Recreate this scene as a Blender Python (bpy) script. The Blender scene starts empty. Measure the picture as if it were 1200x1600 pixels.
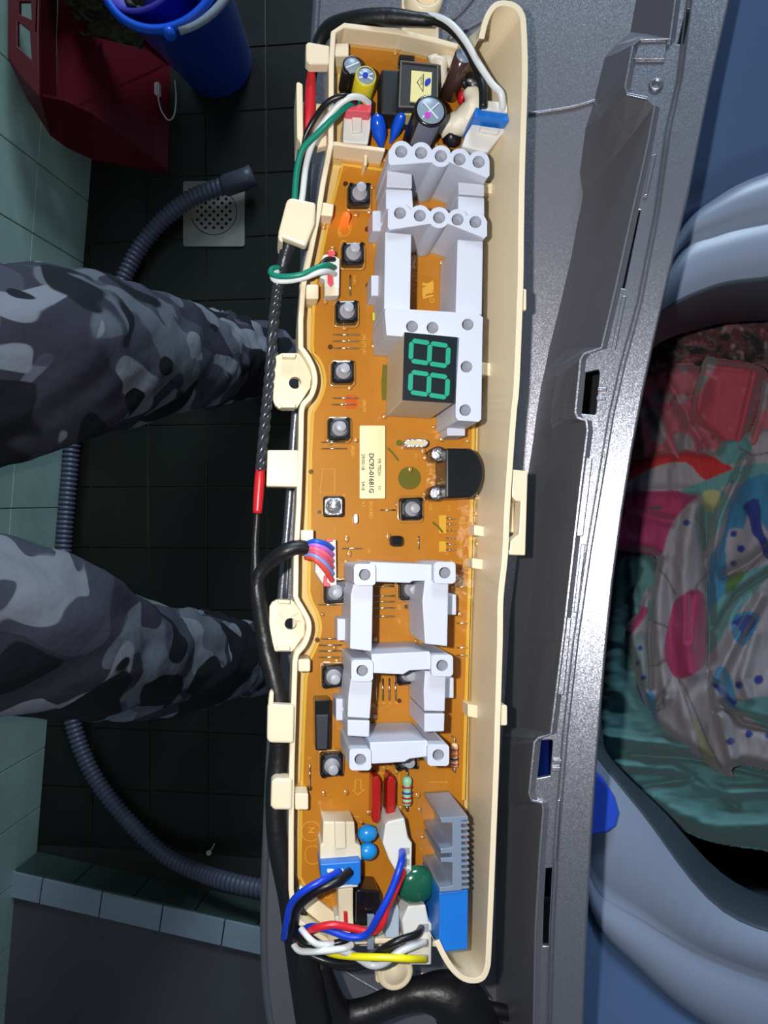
import bpy, math, random
import numpy as np
from mathutils import Vector, Matrix, noise
from mathutils.geometry import tessellate_polygon
random.seed(4)
PI = math.pi
scene = bpy.context.scene
col = scene.collection

# ------------------------------------------------------------------ camera (looking almost straight down)
F = 1200.0                                    # focal length in pixels of the 1200x1600 frame
CAMZ = 1.35
up_c = -Vector((150/F, 20/F, -1)).normalized()
xc = (Vector((1, 0, 0)) - up_c*up_c.x).normalized()
yc = up_c.cross(xc)
RC = Matrix((xc, yc, up_c))
CAM = Vector((0, 0, CAMZ))
cam = bpy.data.cameras.new('camera'); cam.sensor_fit = 'HORIZONTAL'; cam.sensor_width = 36; cam.lens = 36
cam.clip_start = 0.01; cam.clip_end = 50
camo = bpy.data.objects.new('camera', cam); col.objects.link(camo)
camo.matrix_world = Matrix.Translation(CAM) @ RC.to_4x4()
scene.camera = camo

# ------------------------------------------------------------------ light
scene.view_settings.view_transform = 'Standard'
scene.view_settings.look = 'None'
scene.view_settings.exposure = 0.0
scene.view_settings.gamma = 1.0
scene.view_settings.use_curve_mapping = False
w = bpy.data.worlds.new('world'); scene.world = w; w.use_nodes = True
w.node_tree.nodes['Background'].inputs[0].default_value = (0.60, 0.76, 1.0, 1)
w.node_tree.nodes['Background'].inputs[1].default_value = 0.15

def lamp(name, kind, loc, power, color=(1, 1, 1), size=0.01, target=None):
    l = bpy.data.lights.new(name, kind); l.energy = power; l.color = color
    if kind == 'AREA': l.size = size
    else: l.shadow_soft_size = size
    o = bpy.data.objects.new(name, l); col.objects.link(o); o.location = loc
    if target is not None:
        o.rotation_euler = (Vector(target)-Vector(loc)).to_track_quat('-Z', 'Y').to_euler()
    return o
lamp('phone_flash', 'POINT', CAM + RC @ Vector((-0.030, 0.010, 0.004)), 4.9, (1.0, 0.97, 0.93), 0.004)
lamp('window_daylight', 'AREA', (0.6, 3.3, 2.4), 95.0, (0.66, 0.84, 1.0), 0.9, (-0.6, 0.0, 0.3))

# ------------------------------------------------------------------ frames: pixel + height -> point in the place
def ray(px, py): return RC @ Vector(((px-600)/F, (800-py)/F, -1))
class Frame:
    def __init__(s, o, n, x):
        s.o = o; s.n = n; s.x = (x-n*n.dot(x)).normalized(); s.y = n.cross(s.x)
    def P(s, px, py, h=0.0):
        r = ray(px, py); t = (s.n.dot(s.o-CAM)+h)/s.n.dot(r)
        return CAM + r*t
W = Frame(Vector((0, 0, 0)), Vector((0, 0, 1)), Vector((1, 0, 0)))
nB = -(RC @ Vector(((400-600)/F, (800-845)/F, -1)).normalized())
DB = 0.33
B = Frame(CAM + ray(620, 750)*DB, nB, RC @ Vector((1, 0, 0)))
S = DB/F                                       # metres per pixel on the board

# ------------------------------------------------------------------ materials
def s2l(c): return tuple(((v/255)/12.92 if v/255 <= 0.04045 else ((v/255+0.055)/1.055)**2.4) for v in c)
MATS = {}
def mat(name, rgb, rough=0.5, metal=0.0, coat=0.0, bump=0.0, bscale=200.0, var=0.0, vscale=30.0, emit=None, spec=0.5, flake=0.0):
    if name in MATS: return MATS[name]
    m = bpy.data.materials.new(name); m.use_nodes = True; nt = m.node_tree; b = nt.nodes['Principled BSDF']
    c = s2l(rgb)
    b.inputs['Base Color'].default_value = (*c, 1); b.inputs['Roughness'].default_value = rough
    b.inputs['Metallic'].default_value = metal; b.inputs['Coat Weight'].default_value = coat
    b.inputs['Coat Roughness'].default_value = 0.06
    b.inputs['Specular IOR Level'].default_value = spec
    geo = None
    if bump or var or flake:
        geo = nt.nodes.new('ShaderNodeNewGeometry')
    if bump:
        n = nt.nodes.new('ShaderNodeTexNoise'); n.inputs['Scale'].default_value = bscale; n.inputs['Detail'].default_value = 4
        nt.links.new(geo.outputs['Position'], n.inputs['Vector'])
        bp = nt.nodes.new('ShaderNodeBump'); bp.inputs['Strength'].default_value = bump; bp.inputs['Distance'].default_value = 0.001
        nt.links.new(n.outputs['Fac'], bp.inputs['Height']); nt.links.new(bp.outputs['Normal'], b.inputs['Normal'])
        if coat: nt.links.new(bp.outputs['Normal'], b.inputs['Coat Normal'])
    if var:
        n = nt.nodes.new('ShaderNodeTexNoise'); n.inputs['Scale'].default_value = vscale; n.inputs['Detail'].default_value = 5
        nt.links.new(geo.outputs['Position'], n.inputs['Vector'])
        r = nt.nodes.new('ShaderNodeValToRGB')
        r.color_ramp.elements[0].position = 0.3; r.color_ramp.elements[1].position = 0.7
        r.color_ramp.elements[0].color = (*[v*(1-var) for v in c], 1)
        r.color_ramp.elements[1].color = (*[min(1, v*(1+var)) for v in c], 1)
        nt.links.new(n.outputs['Fac'], r.inputs['Fac']); nt.links.new(r.outputs['Color'], b.inputs['Base Color'])
    if flake:                                     # metallic paint: tiny flakes turn the normal and vary the tone
        v = nt.nodes.new('ShaderNodeTexVoronoi'); v.inputs['Scale'].default_value = 3200
        nt.links.new(geo.outputs['Position'], v.inputs['Vector'])
        mx = nt.nodes.new('ShaderNodeVectorMath'); mx.operation = 'SUBTRACT'; mx.inputs[1].default_value = (.5, .5, .5)
        nt.links.new(v.outputs['Color'], mx.inputs[0])
        sc = nt.nodes.new('ShaderNodeVectorMath'); sc.operation = 'SCALE'; sc.inputs['Scale'].default_value = flake
        nt.links.new(mx.outputs[0], sc.inputs[0])
        ad = nt.nodes.new('ShaderNodeVectorMath'); ad.operation = 'ADD'
        nt.links.new(geo.outputs['Normal'], ad.inputs[0]); nt.links.new(sc.outputs[0], ad.inputs[1])
        no = nt.nodes.new('ShaderNodeVectorMath'); no.operation = 'NORMALIZE'
        nt.links.new(ad.outputs[0], no.inputs[0]); nt.links.new(no.outputs[0], b.inputs['Normal'])
    if emit:
        b.inputs['Emission Color'].default_value = (*c, 1); b.inputs['Emission Strength'].default_value = emit
    MATS[name] = m
    return m
cream = mat('cream_plastic', (230, 213, 182), 0.38, var=0.03, vscale=18, bump=0.05, bscale=300)
resinboard = mat('amber_board', (186, 130, 40), 0.45, var=0.12, vscale=22)
edgeyel = mat('board_edge', (222, 190, 86), 0.4)
silk = mat('silkscreen', (224, 190, 100), 0.5)
grayplas = mat('holder_plastic', (196, 199, 212), 0.45)
holegray = mat('holder_bore_shade', (128, 130, 138), 0.5)  # darker copy of the holder plastic: shade painted inside the bores
blackp = mat('black_plastic', (14, 14, 16), 0.22, coat=0.3)
darkp = mat('dark_switch_plate', (52, 53, 60), 0.3)
stemg = mat('switch_stem', (158, 158, 166), 0.4)
whitep = mat('white_nylon', (214, 212, 206), 0.4)
ivory = mat('ivory_nylon', (220, 208, 180), 0.4)
tin = mat('tinned_wire', (225, 215, 190), 0.18, metal=1.0)
alu = mat('aluminium', (150, 164, 186), 0.3, metal=0.45)
silvert = mat('silver_can', (200, 200, 205), 0.28, metal=0.9, bump=0.6, bscale=900)
bluep = mat('blue_plastic', (24, 110, 200), 0.4)
blueg = mat('blue_epoxy', (10, 78, 205), 0.2, coat=0.5)
skyg = mat('sky_blue_epoxy', (28, 140, 215), 0.25, coat=0.4)
redp = mat('red_plastic', (196, 30, 40), 0.35)
redg = mat('red_epoxy', (170, 24, 18), 0.25, coat=0.4)
pinkp = mat('pinkish_red_plastic', (222, 78, 92), 0.4)
greeng = mat('green_epoxy', (24, 84, 62), 0.15, coat=0.5)
yelp = mat('yellow_sleeve', (214, 196, 40), 0.35)
blkwire = mat('black_wire', (18, 18, 20), 0.35)
blktape = mat('black_tape', (18, 18, 21), 0.42, bump=0.5, bscale=160)
whwire = mat('white_wire', (214, 216, 216), 0.35)
grwire = mat('green_wire', (8, 124, 102), 0.35)
blwire = mat('blue_wire', (14, 58, 190), 0.35)
rdwire = mat('red_wire', (206, 30, 48), 0.35)
ywire = mat('yellow_wire', (226, 214, 20), 0.35)
silicone = mat('white_silicone', (225, 215, 195), 0.45, bump=0.5, bscale=200)
silverpaint = mat('silver_paint', (138, 137, 144), 0.40, metal=0.72, flake=0.17)
silverrim = mat('silver_paint_strip', (132, 134, 143), 0.36, metal=0.8, flake=0.14)

def resin_mat():
    m = bpy.data.materials.new('potting_resin'); m.use_nodes = True; nt = m.node_tree; nt.nodes.clear()
    out = nt.nodes.new('ShaderNodeOutputMaterial'); mx = nt.nodes.new('ShaderNodeMixShader')
    tr = nt.nodes.new('ShaderNodeBsdfTransparent'); tr.inputs[0].default_value = (0.98, 0.90, 0.66, 1)
    gl = nt.nodes.new('ShaderNodeBsdfGlossy'); gl.inputs['Roughness'].default_value = 0.05
    fr = nt.nodes.new('ShaderNodeFresnel'); fr.inputs['IOR'].default_value = 1.5
    geo = nt.nodes.new('ShaderNodeNewGeometry')
    n = nt.nodes.new('ShaderNodeTexNoise'); n.inputs['Scale'].default_value = 90; n.inputs['Detail'].default_value = 3
    nt.links.new(geo.outputs['Position'], n.inputs['Vector'])
    bp = nt.nodes.new('ShaderNodeBump'); bp.inputs['Strength'].default_value = 0.55; bp.inputs['Distance'].default_value = 0.002
    nt.links.new(n.outputs['Fac'], bp.inputs['Height'])
    nt.links.new(bp.outputs['Normal'], gl.inputs['Normal']); nt.links.new(bp.outputs['Normal'], fr.inputs['Normal'])
    nt.links.new(fr.outputs[0], mx.inputs[0]); nt.links.new(tr.outputs[0], mx.inputs[1]); nt.links.new(gl.outputs[0], mx.inputs[2])
    nt.links.new(mx.outputs[0], out.inputs[0]); return m
resin = resin_mat()

# ------------------------------------------------------------------ mesh helpers
ORIG = {}
def circ(x, y, r, n=20, a0=0.0, a1=2*PI, ry=None):
    ry = ry or r
    full = abs(a1-a0-2*PI) < 1e-6
    k = n if full else n+1
    return [(x+r*math.cos(a0+(a1-a0)*i/n), y+ry*math.sin(a0+(a1-a0)*i/n)) for i in range(k)]
def rr(x0, y0, x1, y1, r=3, ang=0.0, n=4):
    pts = []
    for cx, cy, a in ((x1-r, y0+r, -PI/2), (x1-r, y1-r, 0), (x0+r, y1-r, PI/2), (x0+r, y0+r, PI)):
        for i in range(n+1):
            t = a+PI/2*i/n; pts.append((cx+r*math.cos(t), cy+r*math.sin(t)))
    if ang:
        mx, my = (x0+x1)/2, (y0+y1)/2; c, s = math.cos(ang), math.sin(ang)
        pts = [(mx+(x-mx)*c-(y-my)*s, my+(x-mx)*s+(y-my)*c) for x, y in pts]
    return pts
def smooth(pts, n=6, closed=False):
    P = [tuple(p) for p in pts]; out = []; L = len(P)
    rng = L if closed else L-1
    for i in range(rng):
        g = (lambda j: P[j % L]) if closed else (lambda j: P[max(0, min(L-1, j))])
        a, b, c, d = g(i-1), g(i), g(i+1), g(i+2)
        for k in range(n):
            t = k/n
            out.append(tuple(0.5*((2*b[q])+(-a[q]+c[q])*t+(2*a[q]-5*b[q]+4*c[q]-d[q])*t*t+(-a[q]+3*b[q]-3*c[q]+d[q])*t**3) for q in range(len(b))))
    if not closed: out.append(P[-1])
    return out

class G:
    def __init__(s, fr=None): s.v = []; s.f = []; s.fr = fr or B; s.sm = []
    def add(s, v, f, smooth_=False):
        k = len(s.v); s.v += [Vector(p) for p in v]; s.f += [tuple(i+k for i in q) for q in f]; s.sm += [smooth_]*len(f)
        return s
    def pr(s, out, h1, h0, holes=(), grow=0.0, sm=False):
        """prism: outline in pixels seen at height h1, walls straight down to h0"""
        loops = [out]+list(holes); top = []; idx = []; k = 0
        for lp in loops:
            t = [s.fr.P(x, y, h1) for x, y in lp]; top.append(t); idx.append(list(range(k, k+len(t)))); k += len(t)
        flat = [p for t in top for p in t]
        bot = [p-s.fr.n*(h1-h0) for p in flat]
        if grow:
            c = sum(flat, Vector())/len(flat); cb = c-s.fr.n*(h1-h0); bot = [cb+(p-cb)*(1+grow) for p in bot]
        N = len(flat)
        if holes:
            uv = [[Vector((p.dot(s.fr.x), p.dot(s.fr.y), 0)) for p in t] for t in top]
            tris = tessellate_polygon(uv)
            caps = []
            for a, b, c in tris:
                n = (flat[b]-flat[a]).cross(flat[c]-flat[a]).dot(s.fr.n)
                caps.append((a, b, c) if n > 0 else (a, c, b))
        else:
            a2 = sum((flat[i]-flat[0]).cross(flat[(i+1) % N]-flat[0]).dot(s.fr.n) for i in range(N))
            caps = [tuple(range(N))] if a2 > 0 else [tuple(reversed(range(N)))]
        fs = list(caps)+[tuple(reversed([i+N for i in q])) for q in caps]
        sides = []
        for li, lp in enumerate(idx):
            pts = [flat[i] for i in lp]; M = len(lp)
            area = sum((pts[i]-pts[0]).cross(pts[(i+1) % M]-pts[0]).dot(s.fr.n) for i in range(M))
            ccw = area > 0
            if li > 0: ccw = not ccw
            for i in range(M):
                a, b = lp[i], lp[(i+1) % M]
                sides.append((a, a+N, b+N, b) if ccw else (a, b, b+N, a+N))
        k = len(s.v); s.v += flat+bot
        for q in fs: s.f.append(tuple(i+k for i in q)); s.sm.append(False)
        for q in sides: s.f.append(tuple(i+k for i in q)); s.sm.append(sm)
        return s
    def cyl(s, x, y, r, h1, h0, n=20, holes=()): return s.pr(circ(x, y, r, n), h1, h0, holes, sm=True)
    def path(s, pts, wpx, h1, h0, closed=False):
        """ribbon wall following a pixel polyline"""
        L = len(pts); a = []; b = []
        for i in range(L):
            p = pts[i]; q0 = pts[(i-1) % L] if (closed or i) else p; q1 = pts[(i+1) % L] if (closed or i < L-1) else p
            dx, dy = q1[0]-q0[0], q1[1]-q0[1]; l = math.hypot(dx, dy) or 1
            nx, ny = -dy/l*wpx/2, dx/l*wpx/2
            a.append((p[0]+nx, p[1]+ny)); b.append((p[0]-nx, p[1]-ny))
        for i in range(L if closed else L-1):
            j = (i+1) % L
        st = [[s.fr.P(*a[i], h1), s.fr.P(*b[i], h1), s.fr.P(*b[i], h1)-s.fr.n*(h1-h0), s.fr.P(*a[i], h1)-s.fr.n*(h1-h0)] for i in range(L)]
        return s.sweep(st, closed)
    def sweep(s, st, closed=False, sm=False, ring=True, cap=True):
        K = len(st[0]); L = len(st); v = [p for q in st for p in q]; f = []
        for i in range(L if closed else L-1):
            j = (i+1) % L
            for k in range(K if ring else K-1):
                m = (k+1) % K
                f.append((i*K+k, i*K+m, j*K+m, j*K+k))
        if ring and cap and not closed: f += [tuple(reversed(range(K))), tuple((L-1)*K+k for k in range(K))]
        return s.add(v, f, sm)
    def tube(s, pts, r, seg=10, closed=False, rings=None):
        """tube through world points; r a number or a list"""
        P = [Vector(p) for p in pts]; L = len(P)
        R = r if isinstance(r, (list, tuple)) else [r]*L
        if len(R) != L: R = [R[min(len(R)-1, int(i/(L-1)*(len(R)-1)))]*(1-((i/(L-1)*(len(R)-1)) % 1))+R[min(len(R)-1, int(i/(L-1)*(len(R)-1))+1)]*((i/(L-1)*(len(R)-1)) % 1) for i in range(L)]
        up = None; st = []
        for i in range(L):
            if closed: t = P[(i+1) % L]-P[(i-1) % L]
            else: t = P[min(L-1, i+1)]-P[max(0, i-1)]
            t.normalize()
            if up is None:
                up = Vector((0, 0, 1)) if abs(t.z) < 0.9 else Vector((1, 0, 0))
            up = (up-t*up.dot(t)).normalized(); sd = t.cross(up)
            st.append([P[i]+(up*math.sin(2*PI*k/seg)+sd*math.cos(2*PI*k/seg))*R[i] for k in range(seg)])
        return s.sweep(st, closed, True)
    def wire(s, pts, rpx, n=6, seg=10):
        """wire through (px, py, h) points of this frame"""
        return s.tube([s.fr.P(*p) for p in smooth(pts, n)], [q*S for q in rpx] if isinstance(rpx, (list, tuple)) else rpx*S, seg)
    def lathe(s, base, axis, prof, n=28, cap=True):
        axis = Vector(axis).normalized(); u = axis.orthogonal().normalized(); w_ = axis.cross(u)
        st = [[base+axis*h+(u*math.cos(2*PI*k/n)+w_*math.sin(2*PI*k/n))*r for k in range(n)] for r, h in prof]
        return s.sweep(st, False, True, True, cap)
    def ell(s, c, rx, ry, rz, X=None, Y=None, Z=None, n=16, m=10):
        X = X or s.fr.x; Y = Y or s.fr.y; Z = Z or s.fr.n; v = []; f = []
        for i in range(m+1):
            th = PI*i/m
            for k in range(n):
                ph = 2*PI*k/n
                v.append(c+X*rx*math.sin(th)*math.cos(ph)+Y*ry*math.sin(th)*math.sin(ph)+Z*rz*math.cos(th))
        for i in range(m):
            for k in range(n): f.append((i*n+k, (i+1)*n+k, (i+1)*n+(k+1) % n, i*n+(k+1) % n))
        return s.add(v, f, True)
    def build(s, name, m, parent=None, bevel=0.0, origin=None, label=None):
        me = bpy.data.meshes.new(name)
        if origin is None:
            lo = Vector([min(p[i] for p in s.v) for i in range(3)]); hi = Vector([max(p[i] for p in s.v) for i in range(3)])
            origin = Vector(((lo.x+hi.x)/2, (lo.y+hi.y)/2, lo.z))
        me.from_pydata([p-origin for p in s.v], [], s.f); me.update()
        for p, q in zip(me.polygons, s.sm): p.use_smooth = q
        if isinstance(m, list):
            for q in m: me.materials.append(q)
        else: me.materials.append(m)
        o = bpy.data.objects.new(name, me); col.objects.link(o)
        ORIG[o] = origin
        if parent is not None: o.parent = parent; o.location = origin-ORIG[parent]
        else: o.location = origin
        if bevel:
            b = o.modifiers.new('bevel', 'BEVEL'); b.width = bevel; b.segments = 2; b.limit_method = 'ANGLE'; b.angle_limit = math.radians(40)
        if label: o['label'] = label
        return o
def empty(name, loc, label, cat, group=None):
    o = bpy.data.objects.new(name, None); col.objects.link(o); o.location = loc; o.empty_display_size = 0.01
    ORIG[o] = Vector(loc); o['label'] = label; o['category'] = cat
    if group: o['group'] = group
    return o
def tag(o, label, cat, group=None):
    o['label'] = label; o['category'] = cat
    if group: o['group'] = group
    return o
def struct(o): o['kind'] = 'structure'; return o
def clone(o, delta, parent=None):
    c = o.copy(); col.objects.link(c)
    ORIG[c] = ORIG[o]+delta
    if parent is not None: c.parent = parent; c.location = ORIG[c]-ORIG[parent]
    else: c.location = ORIG[c]
    return c
def clone_part(o, delta, parent):
    """copy of a part with its sub-parts"""
    c = clone(o, delta, parent)
    for ch in list(o.children):
        d = ch.copy(); col.objects.link(d); d.parent = c; ORIG[d] = ORIG[ch]+delta
    return c
def text(g, body, x, y, size, h, dirx=(0, 1), mirror=False, bold=0.0):
    """flat lettering; dirx = reading direction in pixels"""
    cu = bpy.data.curves.new('t', 'FONT'); cu.body = body; cu.size = 1.0; cu.offset = bold
    cu.resolution_u = 3
    o = bpy.data.objects.new('t', cu); col.objects.link(o)
    dg = bpy.context.evaluated_depsgraph_get(); me = o.evaluated_get(dg).to_mesh()
    ux, uy = dirx; vx, vy = uy, -ux                    # text up is reading direction turned a quarter left
    if mirror: vx, vy = -vx, -vy
    vs = [g.fr.P(x+(v.co.x*ux+v.co.y*vx)*size, y+(v.co.x*uy+v.co.y*vy)*size, h) for v in me.vertices]
    fs = [tuple(p.vertices) for p in me.polygons]
    o.evaluated_get(dg).to_mesh_clear(); bpy.data.objects.remove(o); bpy.data.curves.remove(cu)
    g.add(vs, fs)

# ================================================================== THE ROOM
def Y2(py, z=0.0): return W.P(600, py, z).y
tilef = mat('dark_floor_tile', (25, 25, 20), 0.35, var=0.25, vscale=9, bump=0.15, bscale=60)
grout = mat('floor_grout', (40, 41, 36), 0.8)
tilew = mat('green_wall_tile', (168, 200, 188), 0.32, var=0.10, vscale=14, bump=0.3, bscale=70)
groutw = mat('wall_grout', (128, 152, 144), 0.8)
tilewhite = mat('white_edge_tile', (150, 165, 178), 0.35, var=0.08, vscale=20)
tileg = mat('dark_green_riser_tile', (58, 74, 70), 0.35, var=0.15, vscale=14)
cement = mat('brown_grey_floor', (86, 84, 88), 0.7, var=0.10, vscale=6)
wa = W.P(143, 260, 0); wb = W.P(58, 1332, 0)                      # two points of the wall foot
wd = (wb-wa).normalized()                                          # along the wall, towards the step
wn = Vector((-wd.y, wd.x, 0)); wn = wn if wn.x > 0 else -wn        # out of the wall into the room
ra = W.P(60, 1332, 0); rb = W.P(410, 1410, 0); rd = (rb-ra).normalized(); rn = Vector((rd.y, -rd.x, 0))  # riser foot; rn leads up the step
g = G(W); g.add([Vector((-1.4, -1.6, -.03)), Vector((1.3, -1.6, -.03)), Vector((1.3, 1.4, -.03)), Vector((-1.4, 1.4, -.03)),
                 Vector((-1.4, -1.6, -.003)), Vector((1.3, -1.6, -.003)), Vector((1.3, 1.4, -.003)), Vector((-1.4, 1.4, -.003))],
                [(0, 3, 2, 1), (4, 5, 6, 7), (0, 1, 5, 4), (1, 2, 6, 5), (2, 3, 7, 6), (3, 0, 4, 7)])
floor = struct(g.build('floor', grout, origin=Vector((0, 0, -.03))))
T = 0.1125
def boxmesh(c, ax, ay, az, hx, hy, hz):
    v = [c+ax*(sx*hx)+ay*(sy*hy)+az*(sz*hz) for sz in (-1, 1) for sx, sy in ((-1, -1), (1, -1), (1, 1), (-1, 1))]
    return v, [(0, 3, 2, 1), (4, 5, 6, 7), (0, 1, 5, 4), (1, 2, 6, 5), (2, 3, 7, 6), (3, 0, 4, 7)]
X, Yv, Z = Vector((1, 0, 0)), Vector((0, 1, 0)), Vector((0, 0, 1))
ft0 = None
x0 = W.P(322, 300, 0).x; y0 = W.P(322, 275, 0).y
for i in range(-3, 5):
    for j in range(-12, 4):
        c = Vector((x0+(i+.5)*T, y0+(j+.5)*T, -.0015))
        if (c-ra).dot(rn) > -.02 or (c-wa).dot(wn) < -.05: continue
        if ft0 is None:
            ft0 = G(W).add(*boxmesh(c, X, Yv, Z, T/2-.0012, T/2-.0012, .0015)).build('tile', tilef, floor, bevel=.0006); ftc = c
        else: clone(ft0, c-ftc, floor).rotation_euler = (random.uniform(-.004, .004), random.uniform(-.004, .004), 0)
# wall
wl = (wb-wa).length
wall = G(W).add(*boxmesh(wa+wd*(wl/2)-wn*.055+Z*.7, wd, wn, Z, wl/2+.75, .05, .7)).build('wall_left', groutw, origin=wa+wd*wl/2-wn*.055)
struct(wall)
wt0 = None
for k in range(-5, 16):
    for r_, (za, zb) in enumerate(((0.0, .165), (.165, .365), (.365, .565), (.565, .765), (.765, .965))):
        s_ = .008+k*.1135
        yy = wa+wd*s_
        c = yy+Z*((za+zb)/2)-wn*.0025
        vv, ff = boxmesh(c, wd, wn, Z, .1135/2-.001, .0025, (zb-za)/2-.001)
        if wt0 is None or r_ < 2 and k == -5:
            if r_ == 0: wt0 = G(W).add(vv, ff).build('wall_tile', tilew, wall, bevel=.0006); wc0 = c
            elif r_ == 1: wt1 = G(W).add(vv, ff).build('wall_tile', tilew, wall, bevel=.0006); wc1 = c
        else: clone(wt0 if r_ == 0 else wt1, c-(wc0 if r_ == 0 else wc1), wall)
# step: riser tiles, white edge tiles, upper floor
H = .074
rl = 1.9; r0 = ra-rd*.35
step = G(W).add(*boxmesh(r0+rd*rl/2+rn*.45+Z*(H/2-.004), rd, rn, Z, rl/2, .445, H/2-.004)).build('floor_upper', cement, origin=r0+rd*rl/2+rn*.4); struct(step); step.name = 'floor_upper'
step['label'] = 'raised brown-grey floor beyond the white edge tiles'
tl = .1135
for k in range(-1, 10):
    c = ra+rd*(-.002+tl*(k+.5))
    a = G(W).add(*boxmesh(c+Z*(H/2-.001)+rn*.002, rd, rn, Z, tl/2-.0012, .004, H/2-.001)).build('riser_tile', tileg, step, bevel=.0006) if k == -1 else clone(a, c-ca, step)
    ca = c
w_ed = .048
for k in range(-1, 12):
    c = ra+rd*(-.002+tl*(k+1.0))+rn*(w_ed/2)
    b_ = G(W).add(*boxmesh(c+Z*(H-.002), rd, rn, Z, tl/2-.0012, w_ed/2-.001, .004)).build('edge_tile', tilewhite, step, bevel=.001) if k == -1 else clone(b_, c-cb, step)
    cb = c
# floor drain
stain = mat('drain_steel', (150, 145, 138), 0.4, metal=.25, var=0.12, vscale=40)
dark = mat('void_shade', (4, 4, 4), 0.9)  # near-black colour standing in for the shade of hollows
dr = empty('floor_drain', W.P(335, 333, 0), 'square pale metal floor drain with perforated round grate under the hose end', 'drain')
hx = [(p, q) for p in range(-5, 6) for q in range(-5, 6)]
holes = []
for p in range(-4, 5):
    for q in range(-4, 5):
        if (p+q) % 2 == 0:
            x_, y_ = 334+p*6.4, 330+q*6.4
            if math.hypot(x_-334, y_-330) < 30: holes.append(circ(x_, y_, 2.6, 8))
G(W).pr(rr(286, 283, 382, 385, 4), .004, .001, [circ(334, 331, 36.5, 40)]).build('drain_plate', stain, dr, .0008)
G(W).pr(circ(334, 331, 35.2, 40), .0045, .002, holes).build('grate', stain, dr)
G(W).pr(rr(292, 321, 300, 341, 1), .0052, .004).build('latch', stain, dr, .0004)
G(W).pr(rr(370, 325, 376, 341, 1), .0052, .004).build('latch', stain, dr, .0004)
G(W).pr(rr(290, 287, 378, 381, 4), .0012, .0004).build('sump_shade', dark, dr)  # flat black plate paints the dark below the grate
tl_ = tag(G(W).pr(circ(326, 1333, 4, 10), .003, .0, ).tube([W.P(*p) for p in smooth([(326, 1332, .003), (332, 1325, .003), (335, 1318, .002)], 4)], .0008, 6).build('chewed_scrap', whitep), 'tiny white scrap lying on the dark floor tiles near the grey hose', 'scrap')

# grey corrugated drain hose
hosem = mat('hose_grey', (84, 88, 108), 0.45)
hp = [(352, 290, .042), (330, 297, .040), (295, 312, .034), (255, 343, .026), (222, 382, .02), (198, 425, .018), (170, 490, .017), (138, 570, .017), (118, 650, .017), (107, 760, .017), (98, 880, .017), (99, 980, .017), (103, 1065, .017), (118, 1145, .017), (150, 1218, .017), (205, 1288, .018), (260, 1337, .03), (310, 1362, .05), (360, 1378, .08), (410, 1388, .092), (445, 1390, .10), (480, 1380, .11)]
pts = [W.P(*p) for p in smooth(hp, 40)]
# even spacing
cum = [0]
for i in range(1, len(pts)): cum.append(cum[-1]+(pts[i]-pts[i-1]).length)
N_ = int(cum[-1]/.0022); ev = []; j = 0
for i in range(N_):
    t = cum[-1]*i/(N_-1)
    while j < len(cum)-2 and cum[j+1] < t: j += 1
    f = (t-cum[j])/max(1e-9, cum[j+1]-cum[j]); ev.append(pts[j].lerp(pts[j+1], f))
ho = empty('drain_hose', W.P(240, 1330, 0), 'long grey corrugated drain hose curving across the dark tiled floor', 'hose')
rad = [.0155 if (i % 4) in (0, 1) else .0128 for i in range(N_)]
G(W).tube(ev, rad, 14).build('corrugated_tube', hosem, ho)
G(W).tube([W.P(348, 291, .042), W.P(352, 290, .042), W.P(385, 279, .042), W.P(396, 274, .041)], [.0155, .0185, .0185, .0185], 20).build('cuff', mat('hose_cuff', (70, 72, 84), 0.45), ho)

# red dustpan leaning by the wall
redpan = mat('dustpan_red', (88, 15, 27), 0.35, bump=.05, bscale=50)
def dp(*q): return W.P(*q)
pan = empty('dustpan', W.P(180, 180, 0), 'large dark red plastic dustpan beside the blue bucket, handle hole towards the wall', 'dustpan')
g = G(W)
# scoop floor, side walls and raised back as one moulded shell with thickness
A = [dp(262, 272, .004), dp(266, 95, .004), dp(160, -40, .10), dp(92, -40, .19), dp(88, 60, .19), dp(90, 178, .19), dp(110, 205, .16)]
def slab(g, P_, n, t):
    k = len(P_); v = list(P_)+[p-n*t for p in P_]
    a = sum(((P_[i]-P_[0]).cross(P_[(i+1) % k]-P_[0])).dot(n) for i in range(k))
    r = list(range(k)) if a > 0 else list(reversed(range(k)))
    f = [tuple(r), tuple(reversed([i+k for i in r]))]+[(r[i], r[i]+k, r[(i+1) % k]+k, r[(i+1) % k]) for i in range(k)]
    g.add(v, f)
slab(g, A, Z, .003)
g.build('scoop_plate', redpan, pan, .001)
g = G(W)                                                            # near side wall, rising to the left
T1 = [dp(263, 270, .012), dp(145, 178, .17), dp(100, 158, .23), dp(62, 150, .27), dp(12, 92, .30)]
T0 = [dp(262, 274, .002), dp(145, 250, .10), dp(105, 232, .15), dp(78, 212, .19), dp(40, 150, .26)]
st = []
for a, b in zip(T1, T0):
    st.append([a, b, b+Yv*.004, a+Yv*.004])
g.sweep(st); g.build('side_wall', redpan, pan, .001)
g = G(W)                                                            # inner slope from scoop floor up to the handle plate
st = []
for a, b in zip([dp(90, 180, .19), dp(88, 60, .19), dp(92, -40, .19)], [dp(62, 148, .28), dp(58, 50, .30), dp(62, -60, .30)]):
    st.append([a, b, b-X*.004, a-X*.004])
g.sweep(st); g.build('back_wall', redpan, pan, .001)
G(W).pr([(12, -60), (62, -60), (60, 50), (61, 150), (40, 128), (12, 90)], .30, .294, [[(27, 33), (46, 48), (49, 92), (27, 72)], [(30, 2), (48, 2), (49, 30), (30, 22)]]).build('handle_plate', redpan, pan, .001)
g = G(W)
st = []
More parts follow.
